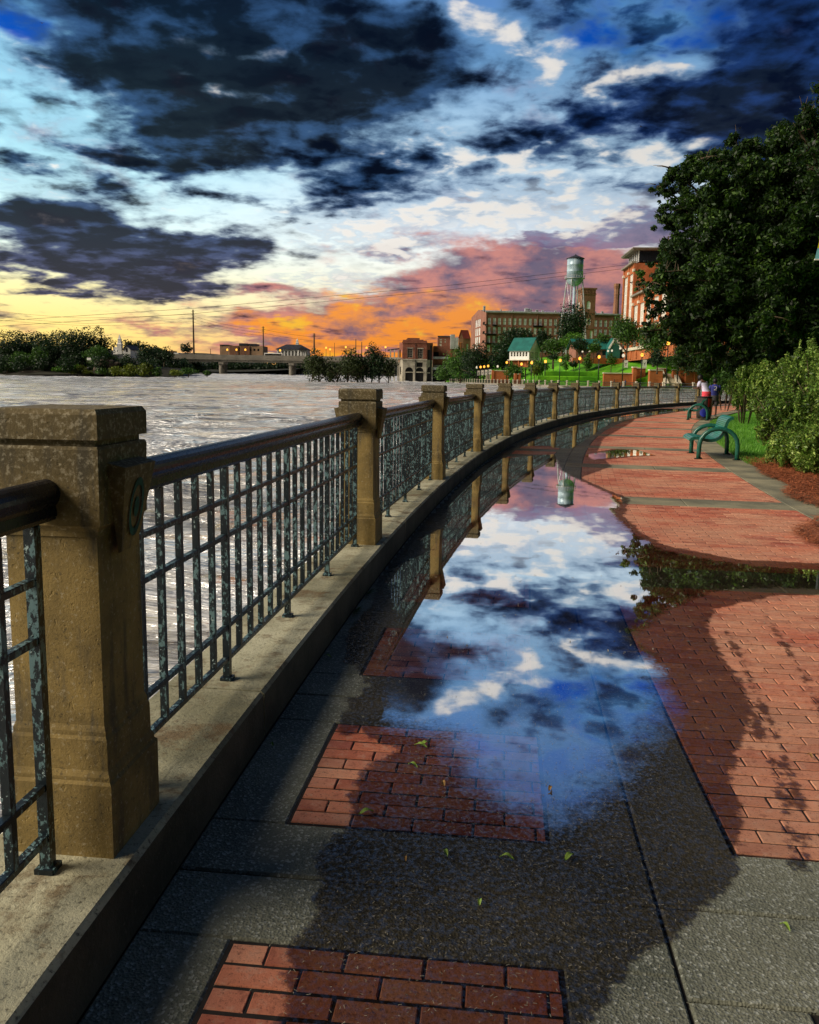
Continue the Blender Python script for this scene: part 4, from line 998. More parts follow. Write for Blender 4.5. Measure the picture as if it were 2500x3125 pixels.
# left bank: dark wood, then the shrubs at its foot
LB = 'trees on the left bank of the river'
for i, (x, top, bot, hw, d, m, w_) in enumerate([
    (25, 1012, 1120, 75, 372, 'leaf_dark', 'broad dark tree cut by the left edge of the picture'),
    (110, 1015, 1125, 70, 380, 'leaf_dark', 'dark spreading tree on the far left bank, right of the edge tree'),
    (175, 1010, 1120, 66, 368, 'leaf_dark', 'dark low-crowned tree left of the two tallest bank trees'),
    (250, 1002, 1130, 62, 362, 'leaf_dark', 'left one of the two tallest dark trees on the far bank'),
    (302, 1000, 1125, 44, 370, 'leaf_dark', 'right one of the two tallest dark trees, beside the white steeple'),
    (60, 1075, 1140, 45, 352, 'leaf_mid', 'yellowish green tree low on the bank near the left edge'),
    (122, 1060, 1135, 36, 353, 'leaf_mid', 'fresh green tree in front of the dark wood at the left'),
    (310, 1055, 1120, 50, 352, 'leaf_mid', 'round green tree below the two tallest dark trees'),
    (215, 1080, 1140, 40, 354, 'leaf_dark', 'small dark tree at the water left of the white sign'),
    (440, 1046, 1120, 40, 372, 'leaf_dark', 'dark round tree right of the church, before the bridge end'),
    (392, 1036, 1072, 22, 470, 'leaf_dark', 'distant dark tree rising behind the church roof'),
    (500, 1058, 1110, 34, 385, 'leaf_dark', 'dark tree at the left end of the long bridge'),
    (480, 1055, 1085, 22, 520, 'leaf_dark', 'small far tree left of the lone round tree'),
    (572, 1046, 1080, 20, 500, 'leaf_dark', 'lone round tree beside the tallest utility pole'),
    (415, 1040, 1075, 24, 560, 'leaf_dark', 'far hill tree on the skyline behind the church'),
    (350, 1100, 1140, 40, 350, 'leaf_dark', 'dark bushy tree above the rock wall on the far bank'),
    (20, 1085, 1140, 44, 351, 'leaf_dark', 'dark bushy tree at the water in the left corner of the bank'),
    (545, 1095, 1140, 44, 385, 'leaf_dark', 'dark tree under the left end of the bridge'),
    (600, 1098, 1142, 36, 445, 'leaf_dark', 'dark green tree under the bridge left of the first pier'),
    (720, 1100, 1142, 44, 500, 'leaf_dark', 'dark green tree under the bridge right of the first pier'),
    (800, 1100, 1142, 44, 505, 'leaf_dark', 'dark green tree under the middle of the bridge'),
    (650, 1102, 1142, 40, 505, 'leaf_dark', 'shaded tree behind the first bridge pier'),
    (850, 1104, 1142, 34, 500, 'leaf_dark', 'shaded tree left of the second bridge pier')]):
    tree(w_, x, top, bot, hw, d, m, zr(d) + .2, LB, dens=.8)
for i, (x, top, bot, hw, d, m, w_) in enumerate([
    (215, 1108, 1142, 34, 347, 'leaf_bright', 'bright green shrub at the waterline near the bank rocks'),
    (235, 1112, 1146, 26, 345, 'leaf_yellow', 'yellow green shrub at the waterline left of the sign'),
    (180, 1118, 1144, 24, 346, 'leaf_bright', 'low green shrub farthest left along the waterline'),
    (265, 1128, 1148, 20, 344, 'leaf_yellow', 'small yellowish shrub below the white sign'),
    (320, 1122, 1152, 26, 341, 'leaf_mid', 'green shrub at the left end of the flooded island'),
    (362, 1118, 1154, 30, 340, 'leaf_yellow', 'yellow shrub second from the left on the flooded island'),
    (395, 1110, 1154, 30, 340, 'leaf_yellow', 'taller yellow green shrub on the flooded island'),
    (435, 1108, 1153, 30, 340, 'leaf_yellow', 'tallest yellowish shrub in the middle of the flooded island'),
    (478, 1120, 1150, 24, 341, 'leaf_mid', 'green shrub right of the tallest island shrub'),
    (532, 1128, 1150, 22, 343, 'leaf_yellow', 'yellowish shrub near the right end of the flooded island'),
    (575, 1122, 1148, 26, 350, 'leaf_mid', 'green shrub standing in the rapids below the bridge'),
    (632, 1132, 1150, 14, 352, 'leaf_mid', 'smallest green shrub in the rapids, rightmost of the island')]):
    tree(w_, x, top, bot, hw, d, m, zr(d) + .1, 'shrubs along the far waterline', name='shrub', cat='shrub', trunk=True, blobs=8, dens=.8)
for i in range(26):
    xx = -20 + i * 23 + 8 * math.sin(i * 2.3); dd = 356 + 14 * math.sin(i * 1.7) + (0 if xx < 470 else 70); up = 10 * math.sin(i * 3.1)
    tree(f'{ORD[i % 13]} dark undergrowth bush from the left in the ' + ('upper' if i >= 13 else 'lower') + ' part of the left bank', (xx if i < 13 else xx), 1085 + up, 1138, 26, dd, 'leaf_dark', zr(dd) + .3, 'undergrowth on the left bank', name='bush', cat='bush', blobs=7, dens=.5, trunk=False)
for i in range(14):
    xx = 560 + i * 45
    tree(f'{ORD[i]} dark bush from the left along the far bank behind the bridge', xx, 1098 + 5 * math.sin(i * 2.), 1143, 30, 500, 'leaf_dark', 1.2, 'bushes behind the bridge', name='bush', cat='bush', blobs=7, dens=.45, trunk=False)
# flooded trees in midstream
FT = 'trees standing in the river'
for x, top, bot, hw, st, m, w_ in ((962, 1066, 1168, 34, 2, 'leaf_olive', 'leftmost flooded tree in the river, before the bridge'), (1008, 1090, 1170, 26, 1, 'leaf_olive', 'slim low flooded tree second from the left'),
        (1060, 1066, 1172, 50, 3, 'leaf_olive', 'broad drooping flooded tree in the middle of the group'), (1100, 1084, 1170, 32, 2, 'leaf_dark', 'drooping flooded tree right of the broad one'), (1146, 1048, 1168, 36, 2, 'leaf_dark', 'tallest flooded tree, next to the ruined brick building'),
        (1186, 1088, 1170, 26, 1, 'leaf_olive', 'flooded tree touching the ruined brick building')):
    tree(w_, x, top, bot, hw, 255, m, zr(255) - .3, FT, dens=1.0, stems=st, blobs=20)
# trees between the ruin, the mill and the lawn
MT = 'trees below the brick mill'
for x, top, bot, hw, d, zb, m, w_ in (
        (1405, 1062, 1165, 42, 300, .2, 'leaf_mid', 'dark green tree right of the ruined building at the river'),
        (1458, 1048, 1168, 48, 288, .2, 'leaf_dark', 'large dark tree with a rounded crown above the far railing'),
        (1360, 1110, 1162, 26, 318, .2, 'leaf_mid', 'small green tree hugging the ruin extension'),
        (1535, 1058, 1130, 40, 310, 3, 'leaf_dark', 'dark tree left of the white house with green roof'),
        (1585, 1000, 1075, 50, 330, 8, 'leaf_dark', 'broad dark tree behind the green roofed white house'),
        (1540, 1035, 1085, 34, 335, 8, 'leaf_dark', 'dark tree under the left windows of the mill'),
        (1655, 1005, 1070, 28, 325, 9, 'leaf_dark', 'slim dark tree touching the right gable of the white house'),
        (1747, 928, 1060, 42, 300, 9, 'leaf_dark', 'tall dark tree in front of the water tower legs'),
        (1690, 1035, 1085, 38, 262, 5.5, 'leaf_mid', 'green tree right of the white house'), (1768, 1030, 1078, 26, 238, 7, 'leaf_dark', 'dark tree covering the left end of the pavilion'), (1812, 1040, 1078, 18, 236, 7, 'leaf_mid', 'slim tree before the middle of the pavilion'),
        (1752, 1016, 1072, 34, 258, 7, 'leaf_bright', 'bright green tree before the green roofed pavilion'),
        (1842, 1018, 1070, 26, 250, 8, 'leaf_mid', 'small tree in front of the pavilion gable'),
        (1568, 1108, 1160, 26, 262, .8, 'leaf_mid', 'round tree beside the low brick wall at the promenade'),
        (1640, 1095, 1150, 28, 250, .8, 'leaf_mid', 'tree on the stair slope under the white house'),
        (1690, 1080, 1100, 16, 256, 4, 'leaf_dark', 'dark clipped bush at the top left of the lawn'),
        (1605, 1090, 1120, 26, 268, 2, 'leaf_mid', 'bush under the porch of the white house')):
    tree(w_, x, top, bot, hw * 1.15, d, m, zb, MT, blobs=16)
LT = 'young trees on the terraced lawn'
for x, top, bot, hw, d, zb, m, w_ in ((1728, 1080, 1128, 16, 236, 1.2, 'leaf_mid', 'young tree leftmost on the terraced lawn'), (1792, 1078, 1132, 17, 230, 1.6, 'leaf_mid', 'thin young tree in the middle of the lawn'),
        (1866, 1080, 1118, 17, 226, 3.5, 'leaf_mid', 'young dark tree on the lawn above the terrace wall'), (1750, 1100, 1125, 14, 233, 1.6, 'leaf_dark', 'stubby young tree between two lawn saplings'), (1632, 1112, 1150, 16, 240, .6, 'leaf_yellow', 'yellowish sapling at the lower left of the lawn')):
    tree(w_, x, top, bot, hw, d, m, zb, LT, blobs=7, dens=.7)
# trees before the orange brick block
OT = 'trees in front of the orange brick block'
for x, top, bot, hw, d, zb, m, sh, w_ in ((1915, 950, 1078, 46, 175, 6.5, 'leaf_mid', 'spread', 'leafy tree at the left corner of the orange brick block'), (1998, 975, 1100, 50, 168, 5, 'leaf_mid', 'spread', 'leafy tree before the middle of the orange block'),
        (2008, 1058, 1122, 34, 150, 3.4, 'leaf_dark', 'cone', 'dark conifer on the lawn beside the banner lamps')):
    tree(w_, x, top, bot, hw, d, m, zb, OT, shape=sh, blobs=22)
for x, top, bot, hw, d, w_ in ((2040, 1088, 1120, 44, 160, 'low juniper mound left, above the terrace wall'), (2085, 1092, 1118, 40, 158, 'low juniper mound right, above the terrace stair')):
    tree(w_, x, top, bot, hw, d, 'leaf_mid', 4.5, 'juniper mounds', name='shrub', cat='shrub', trunk=False)

# ------------------------------------------------------------------ the big oaks at the right
def big_tree(label, base, clumps, trunk_r, nleaf, lf, m, limbs_from, group):
    t = thing('oak_tree', label, 'tree', base, 0, group); g = np.random.default_rng(int(base[1] * 10)); b = Vector(base)
    C, R_, tips = [], [], []
    for cx, cy, rr, d in clumps:
        c = at(cx * K_, cy * K_, d) - b; r = px(rr * K_, d); tips.append((c, r))
        nsub = max(10, int(rr / 1.6))
        for _ in range(nsub):                      # leafy sprays around each bough
            v_ = g.normal(size=3); v_ /= np.linalg.norm(v_); q = c + Vector(v_ * r * g.uniform(.2, 1.05))
            s = r * g.uniform(.16, .34); C.append(tuple(q)); R_.append((s, s, s * .72))
    link('crown', leaf_mesh('crown', C, R_, nleaf, lf, m, 2.4, .2, int(base[0] * 7), .05, .22), None, t)
    mb = MB(); top = Vector(limbs_from) - b
    mid = top * .55 + Vector((.15, 0, 0))
    mb.tube([(0, 0, -.3), (0, 0, .4), tuple(mid), tuple(top)], [trunk_r * 1.45, trunk_r, trunk_r * .8, trunk_r * .6], 12)
    obj('trunk', mb, 'bark', t, None, True)
    for c, r in tips:
        st = mid.lerp(top, g.uniform(.2, 1.0)); m1 = st.lerp(c, .5) + Vector((0, 0, r * .25))
        lb2 = MB().tube([st, m1, c + Vector((0, 0, r * .1)), c + (c - st).normalized() * r * .6], [trunk_r * .34, trunk_r * .22, trunk_r * .12, trunk_r * .04], 7)
        for _ in range(9):
            v_ = Vector(g.normal(size=3)).normalized(); q = m1.lerp(c, g.uniform(.2, 1.2))
            lb2.tube([q, q + v_ * r * .4 + Vector((0, 0, r * .05)), q + v_ * r * .85], [trunk_r * .10, trunk_r * .06, trunk_r * .02], 5)
        obj('limb', lb2, 'bark', t, None, True)
    return t
D1 = 34
base1 = ground(2362, 1260); base1 = Vector((at(2362, 1165, D1).x, D1, -.05))
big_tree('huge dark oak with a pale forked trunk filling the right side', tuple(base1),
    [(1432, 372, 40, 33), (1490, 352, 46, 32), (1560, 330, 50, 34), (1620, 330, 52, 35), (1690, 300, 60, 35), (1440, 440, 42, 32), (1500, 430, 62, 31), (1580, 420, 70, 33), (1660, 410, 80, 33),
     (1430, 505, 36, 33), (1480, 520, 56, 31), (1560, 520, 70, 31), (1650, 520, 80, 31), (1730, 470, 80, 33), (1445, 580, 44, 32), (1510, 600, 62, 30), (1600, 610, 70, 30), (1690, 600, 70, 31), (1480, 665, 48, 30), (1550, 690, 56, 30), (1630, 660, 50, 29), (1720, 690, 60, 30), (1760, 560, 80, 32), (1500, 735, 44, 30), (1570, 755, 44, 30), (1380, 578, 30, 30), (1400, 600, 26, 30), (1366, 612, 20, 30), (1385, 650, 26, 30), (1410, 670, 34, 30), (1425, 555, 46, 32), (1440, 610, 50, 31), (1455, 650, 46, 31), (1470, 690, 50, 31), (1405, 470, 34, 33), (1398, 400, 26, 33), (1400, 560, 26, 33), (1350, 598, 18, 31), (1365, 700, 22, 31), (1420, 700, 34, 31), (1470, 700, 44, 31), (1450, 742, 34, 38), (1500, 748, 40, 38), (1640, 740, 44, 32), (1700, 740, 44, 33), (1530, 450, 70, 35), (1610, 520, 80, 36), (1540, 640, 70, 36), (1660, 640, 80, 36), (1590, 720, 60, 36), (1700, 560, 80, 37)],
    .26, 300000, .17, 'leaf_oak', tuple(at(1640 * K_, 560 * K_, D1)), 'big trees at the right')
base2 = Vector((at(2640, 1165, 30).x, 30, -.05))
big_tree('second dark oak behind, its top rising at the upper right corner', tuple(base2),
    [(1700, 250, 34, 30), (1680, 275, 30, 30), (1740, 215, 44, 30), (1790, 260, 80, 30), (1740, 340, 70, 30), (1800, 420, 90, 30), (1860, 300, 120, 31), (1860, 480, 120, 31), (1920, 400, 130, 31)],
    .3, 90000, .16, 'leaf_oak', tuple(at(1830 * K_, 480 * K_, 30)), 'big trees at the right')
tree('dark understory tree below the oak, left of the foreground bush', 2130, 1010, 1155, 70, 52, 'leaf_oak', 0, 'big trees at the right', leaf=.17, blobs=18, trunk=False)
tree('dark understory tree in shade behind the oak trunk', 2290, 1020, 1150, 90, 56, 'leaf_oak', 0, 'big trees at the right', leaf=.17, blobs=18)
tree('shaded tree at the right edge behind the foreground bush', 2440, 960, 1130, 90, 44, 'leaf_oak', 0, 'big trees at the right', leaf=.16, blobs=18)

# ------------------------------------------------------------------ foreground shrubbery, grass and straw
def shrub(label, x, d, clumps, n, lf, m='leaf_shrub'):
    b = Vector((at(x, 1400, d).x, d, -.05)); t = thing('leafy_shrub', label, 'shrub', tuple(b), 0, 'leafy shrubs along the walkway'); g = np.random.default_rng(int(d * 31 + x))
    C, R_ = [], []; mb = MB()
    for cx, cy, rr, dd in clumps:
        c = at(cx * K_, cy * K_, dd) - b; r = px(rr * K_, dd)
        for _ in range(int(40 + rr * 1.6)):
            v_ = g.normal(size=3); v_ /= np.linalg.norm(v_); q = c + Vector(v_ * r * g.uniform(.3, 1.0)); s = r * g.uniform(.07, .17)
            if q.z < s * .4 + .05: q.z = s * .4 + .05
            C.append(tuple(q)); R_.append((s * .8, s * .8, s * 1.7))
            if q.z > c.z + r * .35 and g.random() < .5: C.append((q.x + g.normal() * .06, q.y, q.z + s * g.uniform(1.6, 3.4))); R_.append((s * .35, s * .35, s * 1.5))
            if g.random() < .2: mb.tube([(c.x * .3, c.y * .3, -.05), tuple(c * .5 + q * .2 + Vector((0, 0, .05))), tuple(q)], [.014, .010, .004], 5)
    link('foliage', leaf_mesh('foliage', C, R_, n, lf, m, 2.6, .4, int(d * 7), .05, .3), None, t)
    obj('stems', mb, 'bark', t, None, True)
shrub('big bright green shrub nearest the camera, spilling over the red straw', 2400, 15.2, [(1672, 940, 50, 14.2), (1725, 955, 60, 13.4), (1665, 880, 56, 15.2), (1730, 880, 80, 15), (1625, 905, 34, 15.2), (1612, 855, 34, 16.6), (1675, 820, 54, 16.4), (1745, 800, 66, 16), (1790, 920, 90, 14.2), (1810, 820, 90, 15.4), (1630, 950, 26, 14.6)], 92000, .068)
shrub('bright shrub behind the nearest one, taller at the right edge', 2440, 20, [(1635, 805, 40, 20), (1695, 785, 50, 19.5), (1750, 770, 56, 19.2), (1600, 825, 30, 21), (1655, 775, 24, 20.5)], 32000, .076)
shrub('loose pale green shrub overhanging the far railing', 2260, 30, [(1575, 802, 28, 29), (1550, 816, 20, 31), (1562, 835, 24, 30), (1605, 795, 34, 29)], 15000, .085)
shrub('small light shrub at the railing end, left of the loose one', 2200, 44, [(1510, 812, 22, 44), (1535, 800, 24, 45), (1550, 820, 26, 43)], 6000, .11, 'leaf_mid')
# grass verge between paving and shrubs
def blades(name, n, m, area, hmin, hmax, w, flat=False, seed=1, zb=0.):
    g = np.random.default_rng(seed); u = g.random(n); v = g.random(n); p = np.array([area(a, b) for a, b in zip(u, v)])
    a = g.uniform(0, 6.283, n); h = g.uniform(hmin, hmax, n); ln = g.uniform(.15, .7, n)
    dx, dy = np.cos(a), np.sin(a)
    if flat:
        tilt = g.uniform(0, .18, n)
        A = np.stack([dx * h / 2, dy * h / 2, tilt * h], 1); B = np.stack([-dy * w / 2, dx * w / 2, np.zeros(n)], 1); p = p + np.array([0, 0, 1.]) * g.uniform(.002, .03, (n, 1)) * zb
        V = np.stack([p - A * [1, 1, 0] - B, p - A * [1, 1, 0] + B, p + A + B, p + A - B], 1)
    else:
        B = np.stack([-dy * w / 2, dx * w / 2, np.zeros(n)], 1); T = np.stack([dx * h * ln, dy * h * ln, h], 1)
        V = np.stack([p - B, p + B, p + T + B * .25, p + T - B * .25], 1)
    V = V.reshape(-1, 3); me = bpy.data.meshes.new(name); me.vertices.add(4 * n); me.vertices.foreach_set('co', V.astype(np.float32).ravel())
    me.loops.add(4 * n); me.loops.foreach_set('vertex_index', np.arange(4 * n, dtype=np.int32)); me.polygons.add(n)
    me.polygons.foreach_set('loop_start', np.arange(0, 4 * n, 4, dtype=np.int32)); me.polygons.foreach_set('loop_total', np.full(n, 4, np.int32)); me.update(calc_edges=True)
    o = link(name, me, m); o['kind'] = 'stuff'; return o
def verge(a, b):
    s = 14.2 + 24 * a; return P(s, RN1 + .03 + 1.9 * b * b - .10 * (b < .1) * random.random(), -.02)
blades('grass', 42000, 'grass_blade', verge, .03, .11, .009, seed=3)
def mulch_area(a, b):
    s = 5.2 + 10.2 * a ** .9; n = RN1 - .45 * sstep(s, 15, 8) * (.6 + .4 * math.sin(s * 2.1)) - .75 * sstep(s, 9.5, 5.5) + 2.6 * b
    return P(s, n, .004)
blades('pine_straw', 30000, 'straw_red', mulch_area, .08, .24, .009, True, 5, 1.6)
mb = MB()
for k in range(46, 160):
    s = k / 10; mb.quad(P(s, RN1 + .01, .0), P(s, RN1 + 4, .03), P(s + .1, RN1 + 4, .03), P(s + .1, RN1 + .01, .0))
struct('mulch_bed', mb, 'straw_red')
def near_area(a, b):
    while True:
        s, n = -.6 + 3.6 * random.random(), .1 + 2.6 * random.random(); p = P(s, n)
        if random.random() < math.exp(-((n - .95) / .55) ** 2) * (1 if s < 1.4 else .35): return Vector((p.x, p.y, .0055))
blades('debris', 3200, 'debris', near_area, .004, .012, .0014, True, 8, .1)
def far_area(a, b):
    p = P(2.5 + 9 * random.random() ** 1.4, .1 + 4 * random.random()); return Vector((p.x, p.y, .0055))
blades('litter_specks', 260, 'debris', far_area, .010, .03, .006, True, 9, .1)

def leaf_on_ground(x, y, ln, rot, m, label):
    p = ground(x, y, .007); me = MB(); n = 8; w_ = ln * .17
    for k in range(n + 1):
        u = k / n; ww = w_ * math.sin(math.pi * u ** .8) + .0006; zz = .012 * math.sin(u * 3.0) ** 2
        me.v += [(-ww, (u - .5) * ln, zz + .004), (0, (u - .5) * ln, zz), (ww, (u - .5) * ln, zz + .004)]
    for k in range(n): a = k * 3; me.f += [(a, a + 1, a + 4, a + 3), (a + 1, a + 2, a + 5, a + 4)]
    o = obj('fallen_leaf', me, m); o.location = p; o.rotation_euler = (0, 0, rot); tag(o, label, 'leaf', 'leaves fallen on the wet paving')
for x, y, ln, rot, m, lb in ((1284, 2278, .055, 1.2, 'leaf_fallen', 'curled green leaf at the top edge of the wet brick panel'), (1298, 2272, .05, -.9, 'leaf_fallen', 'second green leaf crossing the curled one on the brick panel'), (1260, 2338, .045, .9, 'leaf_fallen', 'broad green leaf in the middle of the wet brick panel'),
        (1352, 2394, .04, .2, 'leaf_brown', 'withered seed sprig on the wet bricks'), (1118, 2482, .055, -1.2, 'leaf_fallen', 'narrow pale leaf on the lower part of the brick panel'), (1360, 2606, .035, .3, 'leaf_fallen', 'upright green leaf on the wet slab left of the yellow one'),
        (1547, 2620, .045, 1.3, 'leaf_fallen', 'yellow green leaf lying flat on the wet slab'), (1464, 2757, .03, -.15, 'leaf_fallen', 'small upright leaf lowest on the dark slab'), (1738, 2618, .05, -.8, 'leaf_fallen', 'dull green leaf at the right of the wet slab'),
        (1237, 2626, .022, .1, 'leaf_brown', 'tiny brown leaf on the wet slab, leftmost'), (1000, 2005, .05, 1.1, 'leaf_fallen', 'pale leaf on the dry slab beside the coping'), (830, 2275, .025, .6, 'leaf_fallen', 'tiny pale leaf on the dry slab at the left'),
        (2396, 2832, .035, .4, 'leaf_fallen', 'thin leaf on the dry slab at the lower right'), (1680, 2410, .035, -.5, 'leaf_brown', 'brown curled leaf at the right edge of the brick panel'), (2472, 2310, .03, .2, 'leaf_brown', 'pale petal on the dry bricks at the right edge')):
    leaf_on_ground(x, y, ln, rot, m, lb)
# weeds in the joint under the coping
for i, (s, lb) in enumerate(((3.05, 'weed tuft in the joint under the coping, nearer one'), (3.5, 'weed tuft in the joint under the coping, farther one'))):
    me = MB(); g = np.random.default_rng(i)
    for _ in range(26):
        a = g.uniform(-1.2, 1.2); l = g.uniform(.03, .085); d = Vector((math.cos(a), math.sin(a) * 1.4, g.uniform(.1, .6))).normalized() * l; sd = Vector((-d.y, d.x, 0)).normalized() * .005
        o_ = Vector((0, g.uniform(-.05, .05), 0)); me.quad(o_ - sd * .4, o_ + d * .5 - sd, o_ + d, o_ + d * .5 + sd)
    o = obj('weed', me, 'leaf_mid'); o.location = P(s, .015, .006); o.rotation_euler = (0, 0, -head(s)); tag(o, lb, 'weed')

# ================================================================== buildings
X_, Y_, Z_ = Vector((1, 0, 0)), Vector((0, 1, 0)), Vector((0, 0, 1))
def facade(mb, org, ux, w, h, ops, depth=.35, z0=0.):
    """wall plane from org along ux with real openings (u0,u1,v0,v1) and their reveals; outside is ux x Z reversed"""
    org = Vector(org); inn = Vector((-ux.y, ux.x, 0))
    us = sorted({0., w, *[o[0] for o in ops], *[o[1] for o in ops]}); vs = sorted({z0, h, *[o[2] for o in ops], *[o[3] for o in ops]})
    q = lambda u, v, d=0.: org + ux * u + Z_ * v + inn * d
    for i in range(len(us) - 1):
        run = None
        for j in range(len(vs) - 1):
            um, vm = (us[i] + us[i + 1]) / 2, (vs[j] + vs[j + 1]) / 2
            hole = any(o[0] < um < o[1] and o[2] < vm < o[3] for o in ops)
            if not hole: run = (run[0], vs[j + 1]) if run else (vs[j], vs[j + 1])
            if (hole or j == len(vs) - 2) and run:
                mb.quad(q(us[i], run[0]), q(us[i + 1], run[0]), q(us[i + 1], run[1]), q(us[i], run[1])); run = None
    for u0, u1, v0, v1 in ops:
        mb.quad(q(u0, v0), q(u0, v1), q(u0, v1, depth), q(u0, v0, depth)); mb.quad(q(u1, v1), q(u1, v0), q(u1, v0, depth), q(u1, v1, depth))
        mb.quad(q(u0, v0), q(u0, v0, depth), q(u1, v0, depth), q(u1, v0)); mb.quad(q(u0, v1, depth), q(u0, v1), q(u1, v1), q(u1, v1, depth))
def spandrel(mb, org, ux, u0, u1, v1, rise, depth=.3, n=8):   # rounds the head of an opening
    org = Vector(org); inn = Vector((-ux.y, ux.x, 0)); q = lambda u, v, d: org + ux * u + Z_ * v + inn * d
    for k in range(n):
        f = lambda t: (u0 + (u1 - u0) * t, v1 - rise + rise * math.sqrt(max(0, 1 - (2 * t - 1) ** 2)))
        (a, b), (c, d) = f(k / n), f((k + 1) / n)
        mb.quad(q(a, b, .0), q(c, d, .0), q(c, v1, .0), q(a, v1, .0)); mb.quad(q(a, b, 0), q(a, b, depth), q(c, d, depth), q(c, d, 0))
def window_proto(w, h, nx=2, ny=3, fm='dark_metal', gm='window_glass', fw=.09, mw=.06):
    f = MB().box((fw / 2, 0, h / 2), (fw, .08, h)).box((w - fw / 2, 0, h / 2), (fw, .08, h)).box((w / 2, 0, fw / 2), (w - 2 * fw, .08, fw)).box((w / 2, 0, h - fw / 2), (w - 2 * fw, .08, fw))
    for k in range(1, nx): f.box((w * k / nx, .002, h / 2), (mw, .06, h - 2 * fw))
    for k in range(1, ny): f.box((w / 2, .006, h * k / ny), (w - 2 * fw, .045, mw))
    fme = f.mesh('window'); fme.materials.append(M(fm))
    g = MB().box((w / 2, .05, h / 2), (w - fw, .02, h - fw)); gme = g.mesh('pane'); gme.materials.append(M(gm)); return fme, gme
def put_window(pr, parent, loc, rz=0.):
    o = link('window', pr[0], None, parent); o.location = loc; o.rotation_euler = (0, 0, rz); p = link('pane', pr[1], None, o); return o
def shell(mb, w, d, h, z0=0., front=True, left=True):  # closed box without the named faces
    if not front: pass
    mb.quad((w, 0, z0), (w, d, z0), (w, d, h), (w, 0, h)); mb.quad((w, d, z0), (0, d, z0), (0, d, h), (w, d, h)); mb.quad((0, 0, h), (w, 0, h), (w, d, h), (0, d, h))
    if left: mb.quad((0, d, z0), (0, 0, z0), (0, 0, h), (0, d, h))
LX = Vector((0, -1, 0))                            # along a left wall, seen from outside: back to front

# the long brick mill
def build_mill():
    d0 = 400; c = at(1484, 953, d0); zb = 8.0; H = c.z - zb; Wd, Dp = 66., 40.
    t = thing('brick_mill', 'long dark brick mill with rows of tall arched windows and dark balconies', 'mill building', (c.x, d0, zb), R(6))
    pr = window_proto(1.40, 3.3, 2, 2, 'dark_metal', 'window_glass', .08, .11)
    ops = []; pos = []
    skip = range(19, 21)
    for r in range(4):
        for k in range(26):
            if k in skip: continue
            u = .95 + k * 2.5; v = H - 5.7 - r * 4.3
            if u + 1.4 > Wd: continue
            ops.append((u, u + 1.4, v, v + 3.3)); pos.append((u, .10, v))
    mb = MB(); facade(mb, (0, 0, 0), X_, Wd, H, ops)
    for u0, u1, v0, v1 in ops: spandrel(mb, (0, 0, 0), X_, u0, u1, v1, .42, .2, 6)
    gops = []
    for r in range(4):
        for u in (12.5, 17.5, 22.5): gops.append((u, u + 3.2, H - 5.7 - r * 4.3, H - 2.0 - r * 4.3))
    facade(mb, (0, Dp, 0), LX, Dp, H, gops)
    mb.quad((0, Dp, H), (0, 0, H), (0, Dp * .5, H + 2.8)); shell(mb, Wd, Dp, H, 0, left=False)
    for k in range(0, 27, 5): mb.box((.55 + k * 2.5 - .35 if k else .3, -.12, H / 2), (.5, .24, H))
    obj('wall', mb, 'mill_brick', t)
    for p in pos: put_window(pr, t, p)
    pg = window_proto(3.2, 3.7, 2, 2, 'white_paint', 'window_glass', .2, .15)
    for u0, u1, v0, v1 in gops: put_window(pg, t, (.2, Dp - u0, v0), -math.pi / 2)
    obj('cornice', MB().box((Wd / 2, -.25, H + .35), (Wd + .6, 1.1, .7)), 'steel', t)
    obj('roof', MB().quad((0, .3, H + .7), (Wd, .3, H + .7), (Wd, Dp / 2, H + 2.6), (0, Dp / 2, H + 2.6)).quad((0, Dp / 2, H + 2.6), (Wd, Dp / 2, H + 2.6), (Wd, Dp, H + .2), (0, Dp, H + .2)), 'steel', t)
    for u, w_, h_ in ((-.2, 1.0, 3.3), (20.6, 1.6, 2.6), (22.4, 1.4, 2.1), (25.8, 1.2, 1.7), (28.6, .8, 1.5), (8, .6, 1.5), (14, .6, 1.4), (35, .7, 1.6), (41, .6, 1.4), (55, .8, 1.6), (58.5, 1, 1.7)):
        obj('roof_vent', MB().frusta((u, 4, H + .8), [(0, w_ / 2, w_ / 2), (h_ * .6, w_ / 2, w_ / 2), (h_ * .62, w_ * .7, w_ * .7), (h_ * .8, w_ * .2, w_ * .2)]), 'steel', t)
    def balc(u, v, w_, rz=0.):
        mb = MB().box((w_ / 2, -.75, 0), (w_, 1.5, .16))
        for k in range(int(w_ / .3) + 1): mb.box((.03 + k * (w_ - .06) / int(w_ / .3), -1.46, .62), (.05, .05, 1.1))
        mb.box((w_ / 2, -1.46, 1.17), (w_, .07, .07)); mb.box((.04, -.75, 1.17), (.06, 1.4, .07)); mb.box((w_ - .04, -.75, 1.17), (.06, 1.4, .07)); mb.box((.04, -.7, .6), (.05, .05, 1.1)); mb.box((w_ - .04, -.7, .6), (.05, .05, 1.1)); mb.box((w_ / 2, -.4, -.4), (w_ * .9, .1, .5))
        o = obj('balcony', mb, 'black_iron', t); o.location = (u, 0, v); o.rotation_euler = (0, 0, rz)
    for u, v, w_ in ((3.0, 0, 2.6), (22.9, 0, 5.2), (.3, 1, 5.2), (.3, 2, 5.2)): balc(u, H - 5.9 - v * 4.3, w_)
    for v in (0, 1, 2): balc(0, H - 5.9 - v * 4.3, 5, -math.pi / 2); t.children[-1].location = (0, 24, H - 5.9 - v * 4.3)
build_mill()
